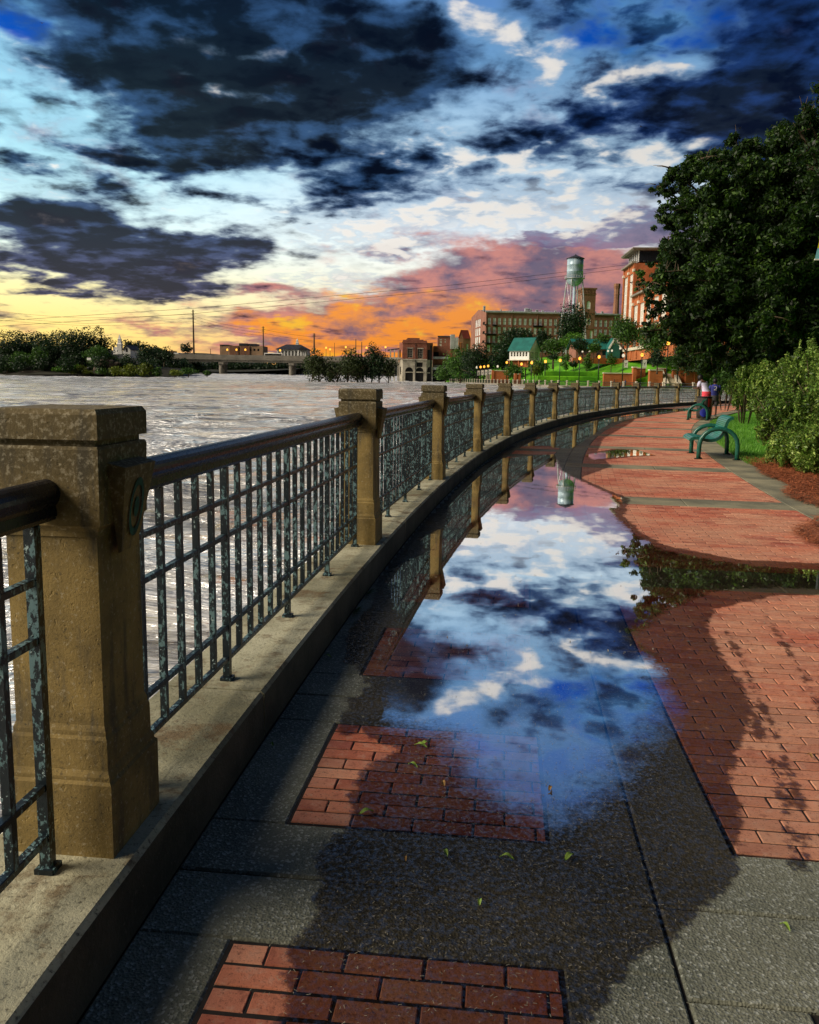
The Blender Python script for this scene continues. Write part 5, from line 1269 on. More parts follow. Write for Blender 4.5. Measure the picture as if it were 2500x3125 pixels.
def build_tower():
    d0 = 385; a = at(1778, 880, d0); b = at(1821, 880, d0); zb = 8.; H = a.z - zb; w_ = b.x - a.x
    t = thing('mill_tower', 'square brick mill tower with corbelled top behind the water tower', 'tower', (a.x, d0, zb), R(6)); D = 9.
    mb = MB(); ops = [(w_ / 2 - .9, w_ / 2 + .9, H - 9.2, H - 5.6), (w_ / 2 - 1.3, w_ / 2 - .2, H - 16.5, H - 13.4), (w_ / 2 + .2, w_ / 2 + 1.3, H - 16.5, H - 13.4), (.8, 2.0, H - 22.5, H - 19.), (w_ - 2., w_ - .8, H - 22.5, H - 19.), (.8, 2.0, H - 28, H - 24.5), (w_ - 2., w_ - .8, H - 28, H - 24.5)]
    facade(mb, (0, 0, 0), X_, w_, H, ops); lops = [(D / 2 - .9, D / 2 + .9, H - 9.2, H - 5.6), (D / 2 - .6, D / 2 + .6, H - 16.5, H - 13.4)]; facade(mb, (0, D, 0), LX, D, H, lops); shell(mb, w_, D, H, left=False)
    spandrel(mb, (0, 0, 0), X_, *ops[0][:2], ops[0][3], .9, .3, 10); spandrel(mb, (0, D, 0), LX, *lops[0][:2], lops[0][3], .9, .3, 10)
    obj('wall', mb, 'tower_brick', t)
    for nm, z, o_, h_ in (('cornice', H, .45, .7), ('band', H - 2.4, .25, .4), ('band', H - 11.0, .18, .35), ('band', H - 18., .18, .35)):
        obj(nm, MB().box((w_ / 2, D / 2, z), (w_ + 2 * o_, D + 2 * o_, h_)), 'tower_brick', t)
    for k in range(9):
        obj('corbel', MB().box((.4 + k * (w_ - .8) / 8, -.16, H - 1.2), (.38, .3, 1.5)), 'tower_brick', t); obj('corbel', MB().box((-.16, .5 + k * (D - 1) / 8, H - 1.2), (.3, .38, 1.5)), 'tower_brick', t)
    for u0, u1, v0, v1 in ops: put_window(window_proto(u1 - u0, v1 - v0, 2, 3, 'white_paint', 'window_glass', .1, .08), t, (u0, .22, v0))
    for u0, u1, v0, v1 in lops: put_window(window_proto(u1 - u0, v1 - v0, 2, 3, 'white_paint', 'window_glass', .1, .08), t, (.22, D - u0, v0), -math.pi / 2)
build_tower()
def build_chimney():
    d0 = 420; a = at(1884, 866, d0); zb = 10.; H = a.z - zb
    t = thing('brick_chimney', 'tall tapering brick chimney with a flared top', 'chimney', (a.x, d0, zb), R(12))
    obj('shaft', MB().lathe((0, 0, 0), [(0, 2.5), (H * .78, 1.42), (H * .86, 1.40)], 8), 'tower_brick', t)
    obj('crown', MB().lathe((0, 0, 0), [(H * .86, 1.55), (H * .87, 1.6), (H * .875, 1.45), (H * .93, 1.45), (H * .965, 1.75), (H, 1.7)], 8), 'tower_brick', t)
build_chimney()
def build_water_tower():
    d0 = 330; tp = at(1757.5, 776, d0); zb = 9.; t = thing('water_tower', 'silver water tower with a dark conical roof on slender steel legs', 'water tower', (tp.x, d0, zb), R(14))
    z = lambda y: at(1757, y, d0).z - zb
    r = px(24, d0); zt, zk, zl = z(790), z(850), z(874)
    obj('tank', MB().lathe((0, 0, 0), [(zk, r), (zk + (zt - zk) * .34, r), (zk + (zt - zk) * .345, r + .03), (zk + (zt - zk) * .36, r), (zk + (zt - zk) * .67, r), (zk + (zt - zk) * .675, r + .03), (zk + (zt - zk) * .69, r), (zt, r)], 32), 'tank_steel', t, None, True)
    obj('bowl', MB().lathe((0, 0, 0), [(zk - (zk - zl) * math.sin(a), max(.05, r * math.cos(a))) for a in np.linspace(0, 1.5, 9)], 32), 'tank_steel', t, None, True)
    obj('roof', MB().lathe((0, 0, 0), [(zt, r + .35), (zt + .15, r + .35), (z(778), .25), (z(775), .12)], 32), 'dark_roof', t)
    mb = MB().lathe((0, 0, 0), [(zk - .1, r), (zk - .1, r + .75), (zk + .02, r + .75), (zk + .02, r)], 32, False); obj('walkway', mb, 'steel', t)
    mb = MB()
    for k in range(24): a = k / 24 * 6.2832; mb.tube([((r + .7) * math.cos(a), (r + .7) * math.sin(a), zk), ((r + .7) * math.cos(a), (r + .7) * math.sin(a), zk + 1.1)], .04, 4)
    for zz in (.6, 1.1): mb.tube([((r + .7) * math.cos(a), (r + .7) * math.sin(a), zk + zz) for a in np.linspace(0, 6.2832, 33)], .04, 4)
    obj('railing', mb, 'steel', t)
    obj('riser', MB().lathe((0, 0, 0), [(0, .55), (zl + .2, .55)], 12), 'tank_steel', t, None, True)
    rb = r * 2.05; legs = []
    for k in range(4):
        a = math.pi / 4 + k * math.pi / 2; p0 = Vector((rb * math.cos(a), rb * math.sin(a), 0)); p1 = Vector((r * math.cos(a), r * math.sin(a), zk)); legs.append((p0, p1))
        obj('leg', MB().tube([p0, p1], .24, 6), 'steel', t)
    for k in range(4):
        a, b = legs[k], legs[(k + 1) % 4]
        for f in (.30, .64):
            obj('strut', MB().tube([a[0].lerp(a[1], f), b[0].lerp(b[1], f)], .12, 5), 'steel', t)
        mb = MB()
        for f0, f1 in ((0, .30), (.30, .64), (.64, .97)): mb.tube([a[0].lerp(a[1], f0), b[0].lerp(b[1], f1)], .045, 4); mb.tube([b[0].lerp(b[1], f0), a[0].lerp(a[1], f1)], .045, 4)
        o = obj('tie_rods', mb, 'steel', t); o['kind'] = 'stuff'
build_water_tower()
def gable_house(t, w, d, h, rise, wm, rm, ops=(), over=.5, ridge='y', z0=0.):
    mb = MB(); facade(mb, (0, 0, 0), X_, w, h, [o for o in ops], .2, z0)
    if ridge == 'x':                                # ridge runs along x: gables at the ends
        mb.quad((0, d, z0), (0, 0, z0), (0, 0, h), (0, d, h)); mb.quad((0, d, h), (0, 0, h), (0, d / 2, h + rise)); mb.quad((w, 0, z0), (w, d, z0), (w, d, h), (w, 0, h)); mb.quad((w, 0, h), (w, d, h), (w, d / 2, h + rise)); mb.quad((w, d, z0), (0, d, z0), (0, d, h), (w, d, h))
    obj('wall', mb, wm, t)
    rf = MB(); k = over * rise / (d / 2); th = .16
    for y0, y1, za, zb in ((-over, d / 2, h - k, h + rise), (d + over, d / 2, h - k, h + rise)):
        a = [(-over, y0, za), (w + over, y0, za), (w + over, y1, zb), (-over, y1, zb)]; b = [(x, y, z + th) for x, y, z in a]; i = len(rf.v); rf.v += a + b
        rf.f += [(i, i + 1, i + 2, i + 3), (i + 7, i + 6, i + 5, i + 4)] + [(i + j, i + (j + 1) % 4, i + 4 + (j + 1) % 4, i + 4 + j) for j in range(4)]
    obj('roof', rf, rm, t)
def build_white_house():
    d0 = 262; lz = 6.0; t = thing('white_house', 'white cottage with a green gabled roof above the trees', 'house')
    # front is the long windowed wall turned to the left, the gable turned to the right
    a = at(1557, 1097, d0); t.location = (a.x, d0 + 2, lz); t.rotation_euler = (0, 0, R(-36)); 
    base = a.z - lz; h = at(1557, 1066, d0).z - lz; rise = at(1630, 1031, d0).z - lz - h; w = 7.0; dp = 7.2
    ops = [(.45 + k * 1.05, 1.1 + k * 1.05, base + 1.0, base + 2.4) for k in range(6)]
    gable_house(t, w, dp, h, rise, 'white_paint', 'green_roof', ops, .5, 'x', base)
    pr = window_proto(.65, 1.4, 1, 2, 'white_paint', 'dark_glass', .05, .04)
    for o in ops: put_window(pr, t, (o[0], .12, o[2]))
    p2 = window_proto(2.0, 1.75, 3, 1, 'dark_metal', 'dark_glass', .1, .06)
    for y in (.7, 3.9): o = put_window(p2, t, (w + .03, y, base + .6), math.pi / 2)
    obj('floor_band', MB().box((w / 2, dp / 2, base - .12), (w + .9, dp + .9, .24)), 'pale_trim', t)
    obj('ground_floor', MB().box((w / 2, dp / 2 + .3, (base - .24) / 2 - .3), (w - 1.2, dp - 1.2, base - .24 + .6)), 'orange_brick', t)
    for x, y in ((.2, -.2), (w - .2, -.2), (w - .2, dp / 2), (w - .2, dp - .2), (w / 2, -.2)): obj('porch_post', MB().box((x, y, (base - .24) / 2 - .3), (.28, .28, base - .24 + .6)), 'orange_brick', t)
    obj('entrance', MB().box((w - .58, 3.4, base * .45), (.06, 1.5, base * .8)), 'lit_window', t)
build_white_house()
def build_pavilion():
    d0 = 246; a = at(1757, 1092, d0); t = thing('pavilion', 'low brick pavilion with a dark green roof and white gable at the lawn top', 'pavilion', (a.x, d0, a.z), R(4))
    w = px(123, d0); h = px(31, d0); ops = [(.6, 1.9, .9, 2.2), (2.4, 3.7, .9, 2.2), (6.2, 7.4, .2, 2.3), (8.0, 9.4, .9, 2.2), (9.8, 11.2, .9, 2.2)]
    gable_house(t, w, 8, h, px(26, d0), 'mill_brick', 'green_roof', ops, .7, 'x', -1.)
    for o in ops: put_window(window_proto(o[1] - o[0], o[3] - o[2], 2, 1, 'dark_metal', 'dark_glass', .08, .05), t, (o[0], .12, o[2]))
    gx = w * .88; hh = h + px(30, d0)
    obj('gable_porch', MB().prism([(gx - 1.6, 0), (gx + 1.6, 0), (gx + 1.6, h), (gx, hh), (gx - 1.6, h)], -.9, 3.6, Vector((0, 0, 0)), (X_, Z_, -Y_)), 'green_roof', t)
    for s_ in (-1, 1):
        d = Vector((1.9 * s_, 0, -(hh - h) * 1.15)); l = d.length
        obj('bargeboard', MB().box(Vector((gx, -3.7, hh + .1)) + d / 2, (l, .2, .45), (d.normalized(), Y_, d.normalized().cross(Y_))), 'white_paint', t)
    obj('retaining_wall', MB().box((w / 2, -4, -.9), (w + 4, .4, 1.6)), 'orange_brick', t)
build_pavilion()
def build_orange():
    A = at(1893, 1074, 250); zb = A.z; x0 = A.x; Ln = 66.; H = at(1905, 826, 250).z - zb
    t = thing('orange_brick_block', 'orange brick office block with tall white gridded glazing and overhanging roof', 'office building', (x0, 250, zb), R(-4))
    # local frame: left wall faces -x and runs from y = 0 (far) to y = -Ln (near)
    bw = 8.25; H2 = at(2050, 884, 212).z - zb; Lt = bw * 2; D = 30
    pl = window_proto(bw - 3.0, 3.7, 3, 1, 'white_paint', 'dark_glass', .15, .1)
    def part_(y0, nb, h, nm):
        L_ = nb * bw; tall = [(k * bw + 1.0, k * bw + bw - 1.0, 6.2, h - 2.4) for k in range(nb)]; low = [(k * bw + 1.5, k * bw + bw - 1.5, .3, 4.0) for k in range(nb)]
        mb = MB(); facade(mb, (0, y0, 0), LX, L_, h, tall + low, .5, -3.)
        y1 = y0 - L_; mb.quad((0, y1, -3), (D, y1, -3), (D, y1, h), (0, y1, h)); mb.quad((D, y1, -3), (D, y0, -3), (D, y0, h), (D, y1, h)); mb.quad((D, y0, -3), (0, y0, -3), (0, y0, h), (D, y0, h)); mb.quad((0, y1, h), (D, y1, h), (D, y0, h), (0, y0, h))
        obj('wall', mb, 'orange_brick', t)
        pr = window_proto(bw - 2.0, h - 8.6, 4, max(3, int((h - 8.6) / 2.3)), 'white_paint', 'lit_glass', .22, .18)
        for (a_, b_, v0, v1), (c_, d_, e_, f_) in zip(tall, low): put_window(pr, t, (.3, y0 - a_, v0), -math.pi / 2); put_window(pl, t, (.3, y0 - c_, e_), -math.pi / 2)
        for k in range(nb + 1):
            yy = y0 - k * bw; yy = yy - .6 if k == 0 else (yy + .6 if k == nb else yy)
            obj('pier', MB().box((-.12, yy, h / 2 - 1), (.24, 1.2, h + 3)), 'orange_brick', t); obj('capital', MB().box((-.2, yy, h - 1.9), (.5, 1.6, .7)), 'pale_trim', t)
        obj('cornice', MB().box((-.3, y0 - L_ / 2, h + .25), (1.2, L_ + .2, .5)), 'bridge_concrete', t)
    part_(0, 2, H, 'tower'); part_(-Lt - .02, 6, H2, 'block')
    obj('canopy', MB().box((-.7, -Ln / 2, 5.0), (1.4, Ln, .4)), 'pale_trim', t)
    obj('plinth', MB().box((-.25, -Ln / 2, .2), (.5, Ln, .8)), 'pale_trim', t)
    obj('penthouse', MB().box((5.2, -Lt / 2, H + 2.0), (8., Lt - 2, 3.0)), 'dark_glass', t)
    for k in range(6): obj('mullion', MB().box((1.1, -1.4 - k * (Lt - 2.8) / 5, H + 2.0), (.2, .3, 3.0)), 'white_paint', t)
    obj('roof', MB().frusta((5.3, -Lt / 2, H + 3.5), [(0, 5.9, Lt / 2 + .5), (.35, 6.3, Lt / 2 + .9), (.6, 6.3, Lt / 2 + .9)]), 'bridge_concrete', t)
build_orange()
def build_terrace():
    d0 = 205; sx = lambda x: (x - CX) * d0 / FOC; sz = lambda y: at(1950, y, d0).z
    t = thing('brick_terrace', 'stepped orange brick terrace walls with pale coping and a central stair', 'terrace wall', (sx(1835), d0, .12)); X0 = sx(1835); Z0 = .12
    def wl(x0, x1, y, dd=0., th=1.0, rb=0.):
        a, b, h = sx(x0) - X0, sx(x1) - X0, sz(y) - Z0
        obj('wall', MB().box(((a + b) / 2, dd + th / 2, h / 2 - .6), (b - a, th, h + 1.2)), 'orange_brick', t); obj('coping', MB().box(((a + b) / 2, dd + th / 2, h + .12), (b - a + .25, th + .35, .26)), 'pale_trim', t)
    wl(1835, 1925, 1141, 1.2); wl(1921, 1931, 1122, .4, 1.4); wl(1931, 1966, 1124, 2.6); wl(1965, 2004, 1130, -1.5, 1.4); wl(2003, 2026, 1124, 2.2); wl(2040, 2063, 1128, .0, 1.2); wl(2060, 2074, 1118, -.3, 1.6); wl(2074, 2106, 1130, -1.2, 1.2); wl(2100, 2112, 1127, -1.5, 1.6); wl(2062, 2105, 1117, 3.0, 1.0)
    a, b = sx(2018) - X0, sx(2044) - X0; st = MB(); n = 14; zt = sz(1138) - Z0
    for k in range(n): st = MB().box(((a + b) / 2 - 0, 2.2 - 5.4 * (1 - k / n), zt * (k + .5) / n / 1 - zt * (k + .5) / (2 * n)), (b - a, 5.4 / n, zt * (k + 1) / n)); obj('stair_step', st, 'pale_trim', t)
    for x in (2012, 2050):
        q = sx(x) - X0; d = Vector((0, 5.6, zt)); l = d.length; dn = d.normalized()
        obj('stair_cheek', MB().box((q, -.6, zt / 2 + .5), (.9, l, .9), (X_, dn, X_.cross(dn))), 'pale_trim', t)
build_terrace()
def lowwall(label, x0, x1, y, d0, m='orange_brick', zb=.1):
    a, b = (x0 - CX) * d0 / FOC, (x1 - CX) * d0 / FOC; h = at((x0 + x1) / 2, y, d0).z - zb; t = thing('brick_wall', label, 'wall', (a, d0, zb))
    obj('wall', MB().box(((b - a) / 2, .4, h / 2 - .5), (b - a, .8, h + 1)), m, t); obj('coping', MB().box(((b - a) / 2, .4, h + .1), (b - a + .3, 1.1, .22)), 'pale_trim', t)
    for u in (.3, b - a - .3): obj('pier', MB().box((u, .3, h / 2 - .3), (.8, 1.1, h + 1.1)), m, t)
lowwall('orange brick retaining wall at the foot of the white house, behind lamps', 1494, 1545, 1132, 276); lowwall('short grey block wall left of the orange retaining wall', 1477, 1488, 1145, 279, 'wall_concrete'); lowwall('brick wall right of the round promenade tree', 1562, 1582, 1142, 258)
# low lawn terraces
for y, d, x0, x1, lb in ((1131, 224, 1660, 1830, 'upper rough grass bank across the lawn'), (1146, 219, 1640, 1832, 'lower rough grass bank across the lawn')):
    a, b = at(x0, y, d), at(x1, y, d); t = MB().box(((a.x + b.x) / 2, d, a.z - .75), (b.x - a.x, 1.2, 1.5), None, .25); o = struct('grass_bank', t, 'lawn')

# the ruined power house at the water
def build_ruin():
    d0 = 338; k = d0 / FOC / 7.1875; X0 = (1180 + 310 / 7.1875 - CX) * d0 / FOC; zw = at(1224, 1168, d0).z
    zz = lambda y: (1060 - y) * k
    t = thing('ruined_power_house', 'derelict brick and plaster building standing in the river, arches at its foot', 'ruin', (X0, d0, zw))
    w = 520 * k; ch = Vector((140, 70, 0)).normalized(); cw = 150 * k; H = zz(195)
    e = lambda x: (x - 310) * k
    up = [(e(412), e(530), zz(520), zz(318)), (e(635), e(752), zz(535), zz(322))]; lo = [(e(365), e(545), zz(825), zz(722)), (e(595), e(770), zz(820), zz(722)), (e(372), e(540), zz(1030), zz(838)), (e(600), e(768), zz(1030), zz(838))]; br = [(e(612), e(745), zz(715), zz(615))]
    zs = zz(560)
    mb = MB(); facade(mb, (0, 0, 0), X_, w, H, up, .4, zs)
    co = [(cw * .15, cw * .75, zz(560) + .05, zz(345))]; facade(mb, (w, 0, 0), ch, cw, H, co, .4, zs)
    lx = Vector((.55, -.83, 0)).normalized(); lw = 100 * k / .55 * .75; lo0 = Vector((0, 0, 0)) - lx * lw
    facade(mb, lo0, lx, lw, H, [(lw * .2, lw * .8, zs + .3, zs + 4)], .4, zs)
    e0 = Vector((w, 0, 0)) + ch * cw; mb.quad(e0 + Z_ * zs, e0 + Y_ * 12 + Z_ * zs, e0 + Y_ * 12 + Z_ * H, e0 + Z_ * H); mb.quad(lo0 + Z_ * H, Z_ * H, X_ * w + Z_ * H, e0 + Z_ * H, e0 + Y_ * 12 + Z_ * H, lo0 + Y_ * 10 + Z_ * H); mb.quad(lo0 + Y_ * 10 + Z_ * zs, lo0 + Z_ * zs, lo0 + Z_ * H, lo0 + Y_ * 10 + Z_ * H)
    obj('upper_wall', mb, 'old_brick', t)
    mb = MB(); facade(mb, (0, -.05, 0), X_, w, zs, lo + br, .6, -1.5)
    for o in lo[:2]: spandrel(mb, (0, -.05, 0), X_, o[0], o[1], o[3], (o[3] - o[2]) * .98, .5, 12)
    c2 = [(cw * .1, cw * .85, zz(825), zz(708)), (cw * .12, cw * .85, zz(1030), zz(850))]; facade(mb, (w, -.05, 0), ch, cw, zs, c2, .6, -1.5); spandrel(mb, (w, -.05, 0), ch, c2[0][0], c2[0][1], c2[0][3], (c2[0][3] - c2[0][2]) * .98, .5, 12)
    facade(mb, lo0 - Y_ * .05, lx, lw, zs, [(lw * .3, lw * .65, zz(880), zz(715))], .6, -1.5)
    obj('lower_wall', mb, 'old_plaster', t)
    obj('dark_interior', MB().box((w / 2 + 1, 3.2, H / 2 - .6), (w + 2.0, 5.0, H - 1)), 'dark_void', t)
    for a, b, c, d in ((0, w, H, .3), (0, w, zs, .18)): obj('string_course', MB().box(((a + b) / 2, -.05, c + .05), (b - a + .5, .7, .5)), 'old_plaster' if c == zs else 'old_brick', t)
    mb = MB(); par = [(0, 0.), (w * .15, 40 * k), (w * .32, 60 * k), (w * .66, 60 * k), (w * .7, 42 * k), (w * .82, 45 * k), (w * .86, 30 * k), (w, 18 * k)]
    for (u0, h0), (u1, h1) in zip(par[:-1], par[1:]): mb.box(((u0 + u1) / 2, .3, H + .3 + max(h0, h1) / 2), (u1 - u0, .6, max(h0, h1) + .05))
    obj('parapet', mb, 'old_brick', t); obj('roof_block', MB().box((e(540), 5, H + 1.2), (270 * k, 3, 1.6)), 'old_brick', t)
    obj('downpipe', MB().tube([(e(590), -.2, 0), (e(590), -.2, H)], .12, 6), 'black_iron', t)
    for o in up: put_window(window_proto(o[1] - o[0], o[3] - o[2], 3, 4, 'old_plaster', 'dark_void', .18, .07), t, (o[0], .25, o[2]))
    for o in up + lo[:2] + lo[2:]:
        obj('lintel', MB().box(((o[0] + o[1]) / 2, -.1, o[3] + .12 if o in up else o[2] - .08), (o[1] - o[0] + .4, .3, .3)), 'old_plaster', t)
    # lean-to at the left, extension at the right
    q = [(-6.2, 2, zz(352)), (.1, 2, zz(300)), (.1, 7, zz(300)), (-6.2, 7, zz(352))]; mb = MB().quad(*q); mb.quad(*[(x, y, z - .35) for x, y, z in reversed(q)]); mb.quad((-6.2, 2, zz(352) - .35), (.1, 2, zz(300) - .35), (.1, 2, zz(300)), (-6.2, 2, zz(352))); obj('lean_to_roof', mb, 'dark_roof', t)
    obj('deck', MB().box((-2.6, 4, zz(535)), (5.6, 6, .7)), 'old_plaster', t)
    for x in (-5, -3.4, -1.8): obj('pillar', MB().box((x, 2, zz(800)), (.5, .5, zz(535) * 2 - zz(800) + 2)), 'old_plaster', t)
    xr = e(975); wr = (1305 - 975) * k; mb = MB(); facade(mb, (xr, 5, 0), X_, wr, zz(250), [(e(988) - xr, e(1100) - xr, zz(470), zz(380))], .4, zz(655)); mb.quad((xr + wr, 5, zz(655)), (xr + wr, 14, zz(655)), (xr + wr, 14, zz(250)), (xr + wr, 5, zz(250))); obj('extension', mb, 'old_brick', t)
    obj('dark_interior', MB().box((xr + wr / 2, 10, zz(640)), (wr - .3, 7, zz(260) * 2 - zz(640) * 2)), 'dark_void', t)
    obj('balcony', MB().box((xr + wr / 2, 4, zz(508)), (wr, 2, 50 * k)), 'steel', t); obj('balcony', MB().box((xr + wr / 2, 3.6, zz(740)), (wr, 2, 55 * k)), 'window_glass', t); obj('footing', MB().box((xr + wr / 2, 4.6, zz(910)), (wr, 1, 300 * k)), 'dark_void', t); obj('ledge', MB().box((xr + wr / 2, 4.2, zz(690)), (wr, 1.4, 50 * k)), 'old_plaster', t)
    obj('quay', MB().box((w / 2 + 1, -.8, -.2), (w + 6, 2.0, 1.2)), 'rock', t)
build_ruin()

def block(name, label, cat, x0, x1, y0, y1, d, m, wins=(), depth=10, roof=None, wm=('white_paint', 'window_glass'), rz=0., z0=None):
    a, b = at(x0, y0, d), at(x1, y0, d); zb = at(x0, y1, d).z; w = b.x - a.x; h = a.z - zb; t = thing(name, label, cat, (a.x, d, zb), rz); q = lambda x, y: ((x - x0) * d / FOC, h - (y - y0) * d / FOC)
    ops = []
    for wx0, wx1, wy0, wy1 in wins: (u0, v1), (u1, v0) = q(wx0, wy0), q(wx1, wy1); ops.append((u0, u1, v0, v1))
    mb = MB(); facade(mb, (0, 0, 0), X_, w, h, ops, .3, -2.); shell(mb, w, depth, h, -2.); obj('wall', mb, m, t)
    for u0, u1, v0, v1 in ops: put_window(window_proto(u1 - u0, v1 - v0, 2, 2, wm[0], wm[1], .12, .08), t, (u0, .18, v0))
    return t, w, h
t, w, h = block('brick_building', 'dark red brick building with small lit windows beyond the ruin', 'building', 1337, 1375, 1027, 1068, 415, 'old_brick', [(1342, 1349, 1034, 1038), (1342, 1349, 1040, 1046), (1357, 1361, 1034, 1038), (1357, 1361, 1040, 1045), (1341, 1348, 1048, 1056), (1357, 1361, 1055, 1059)], 12, None, ('pale_trim', 'lit_glass'))
obj('roof_edge', MB().box((w / 2, -.1, h + .15), (w + .4, .6, .5)), 'dark_roof', t)
block('white_block', 'tall narrow white metal stair block beside the red brick building', 'building', 1375.5, 1389, 1020.5, 1052, 412, 'steel', (), 8); block('white_block', 'lower white metal block right of the tall narrow one', 'building', 1390, 1399.5, 1030, 1052, 412, 'steel', (), 8); block('parking_base', 'long brown wall under the white metal blocks', 'wall', 1374, 1400, 1052.5, 1085, 414, 'old_brick', (), 8)
def build_red_roof():
    d0 = 392; a = at(1400, 1032, d0); zb = 3.; t = thing('gabled_brick_house', 'small brick house with a red roof against the mill end', 'house', (a.x, d0, zb), 0); h = a.z - zb; w = px(37, d0); rise = px(24, d0) ; wg = px(14, d0)
    mb = MB(); facade(mb, (0, 0, 0), X_, wg, h, [(.5, 1.1, h - 5.5, h - 2.), (1.3, 1.8, h - 5.5, h - 2.)], .25); mb.quad((0, 0, h), (wg, 0, h), (wg * .42, 0, h + rise)); facade(mb, (wg, 0, 0), Vector((.98, .2, 0)).normalized(), w - wg, h, [(1.6, 2.6, h - 6, h - 2.5)], .25); obj('wall', mb, 'tower_brick', t)
    e = Vector((.98, .2, 0)).normalized() * (w - wg); mb = MB().quad((wg, -.2, h - .1), (wg + e.x, e.y - .2, h - .1), (wg * .42 + e.x, e.y, h + rise + .1), (wg * .42, -.2, h + rise + .1)); mb.quad((wg * .42, -.2, h + rise + .1), (wg * .42 + e.x, e.y, h + rise + .1), (e.x - .2, e.y, h), (-.2, -.2, h)); obj('roof', mb, 'red_roof', t)
    for u in (.5, 1.3): obj('window', MB().box((u + .28, .2, h - 3.75), (.5, .06, 3.4)), 'dark_glass', t)
    o = put_window(window_proto(1.0, 3.5, 2, 2), t, Vector((wg, 0, 0)) + Vector((.98, .2, 0)).normalized() * 1.6 + Vector((-.03, .15, h - 6)), math.atan2(.2, .98))
build_red_roof()

# bridges
def build_bridge():
    d0 = 432; a = at(430, 1086, d0); b = at(1215, 1086, d0); zt = at(800, 1083.5, d0).z; w = b.x - a.x; t = thing('road_bridge', 'long low concrete road bridge across the river on round piers', 'bridge', (a.x, d0, 0))
    obj('deck', MB().box((w / 2, 6, zt - 2.2), (w, 12, .8)), 'bridge_concrete', t)
    for y in (0.3, 11.7): obj('parapet', MB().box((w / 2, y, zt - .9), (w, .35, 1.6)), 'bridge_concrete', t)
    for y in (1.2, 4.4, 7.6, 10.8): obj('girder', MB().box((w / 2, y, zt - 3.1), (w, .6, 1.3)), 'bridge_concrete', t)
    zw = 1.2
    for x in (565, 670, 882, 1120):
        u = (x - 430) * d0 / FOC
        obj('pier_cap', MB().box((u, 6, zt - 4.4), (2.6, 11, 1.3)), 'bridge_concrete', t)
        for y in (1.8, 6, 10.2): obj('pier', MB().lathe((u + (y - 6) * .06, y, 0), [(zw - 4, 1.0), (zt - 4.9, 1.0)], 14), 'bridge_concrete', t, None, True)
    return t
build_bridge()
def build_arches():
    d0 = 505; a = at(850, 1108, d0); zt = at(900, 1108, d0).z; zb = at(900, 1142, d0).z; t = thing('arch_bridge', 'pale arched concrete bridge seen beneath the road bridge', 'bridge', (a.x, d0, 0)); span = 12.8; mb = MB(); n = 12; w = span * 6; pc = 2.2
    for k in range(6):
        u = k * span
        for y in (0., 8.): mb.quad((u, y, zb - 4), (u + pc / 2, y, zb - 4), (u + pc / 2, y, zt), (u, y, zt)); mb.quad((u + span - pc / 2, y, zb - 4), (u + span, y, zb - 4), (u + span, y, zt), (u + span - pc / 2, y, zt))
        f = lambda q: (u + pc / 2 + (span - pc) * q, zb + .3 + (zt - zb - 1.4) * math.sqrt(max(0, 1 - (2 * q - 1) ** 2)))
        for j in range(n):
            (x0, z0), (x1, z1) = f(j / n), f((j + 1) / n)
            for y in (0., 8.): mb.quad((x0, y, z0), (x1, y, z1), (x1, y, zt), (x0, y, zt))
            mb.quad((x0, 0, z0), (x0, 8, z0), (x1, 8, z1), (x1, 0, z1))
        for x in (u + pc / 2, u + span - pc / 2): mb.quad((x, 0, zb - 4), (x, 8, zb - 4), (x, 8, zb + .3), (x, 0, zb + .3))
    obj('arches', mb, 'bridge_concrete', t); obj('deck', MB().box((w / 2, 4, zt + .3), (w, 9, .6)), 'bridge_concrete', t); obj('parapet', MB().box((w / 2, -.3, zt + 1.0), (w, .3, .8)), 'bridge_concrete', t)
build_arches()
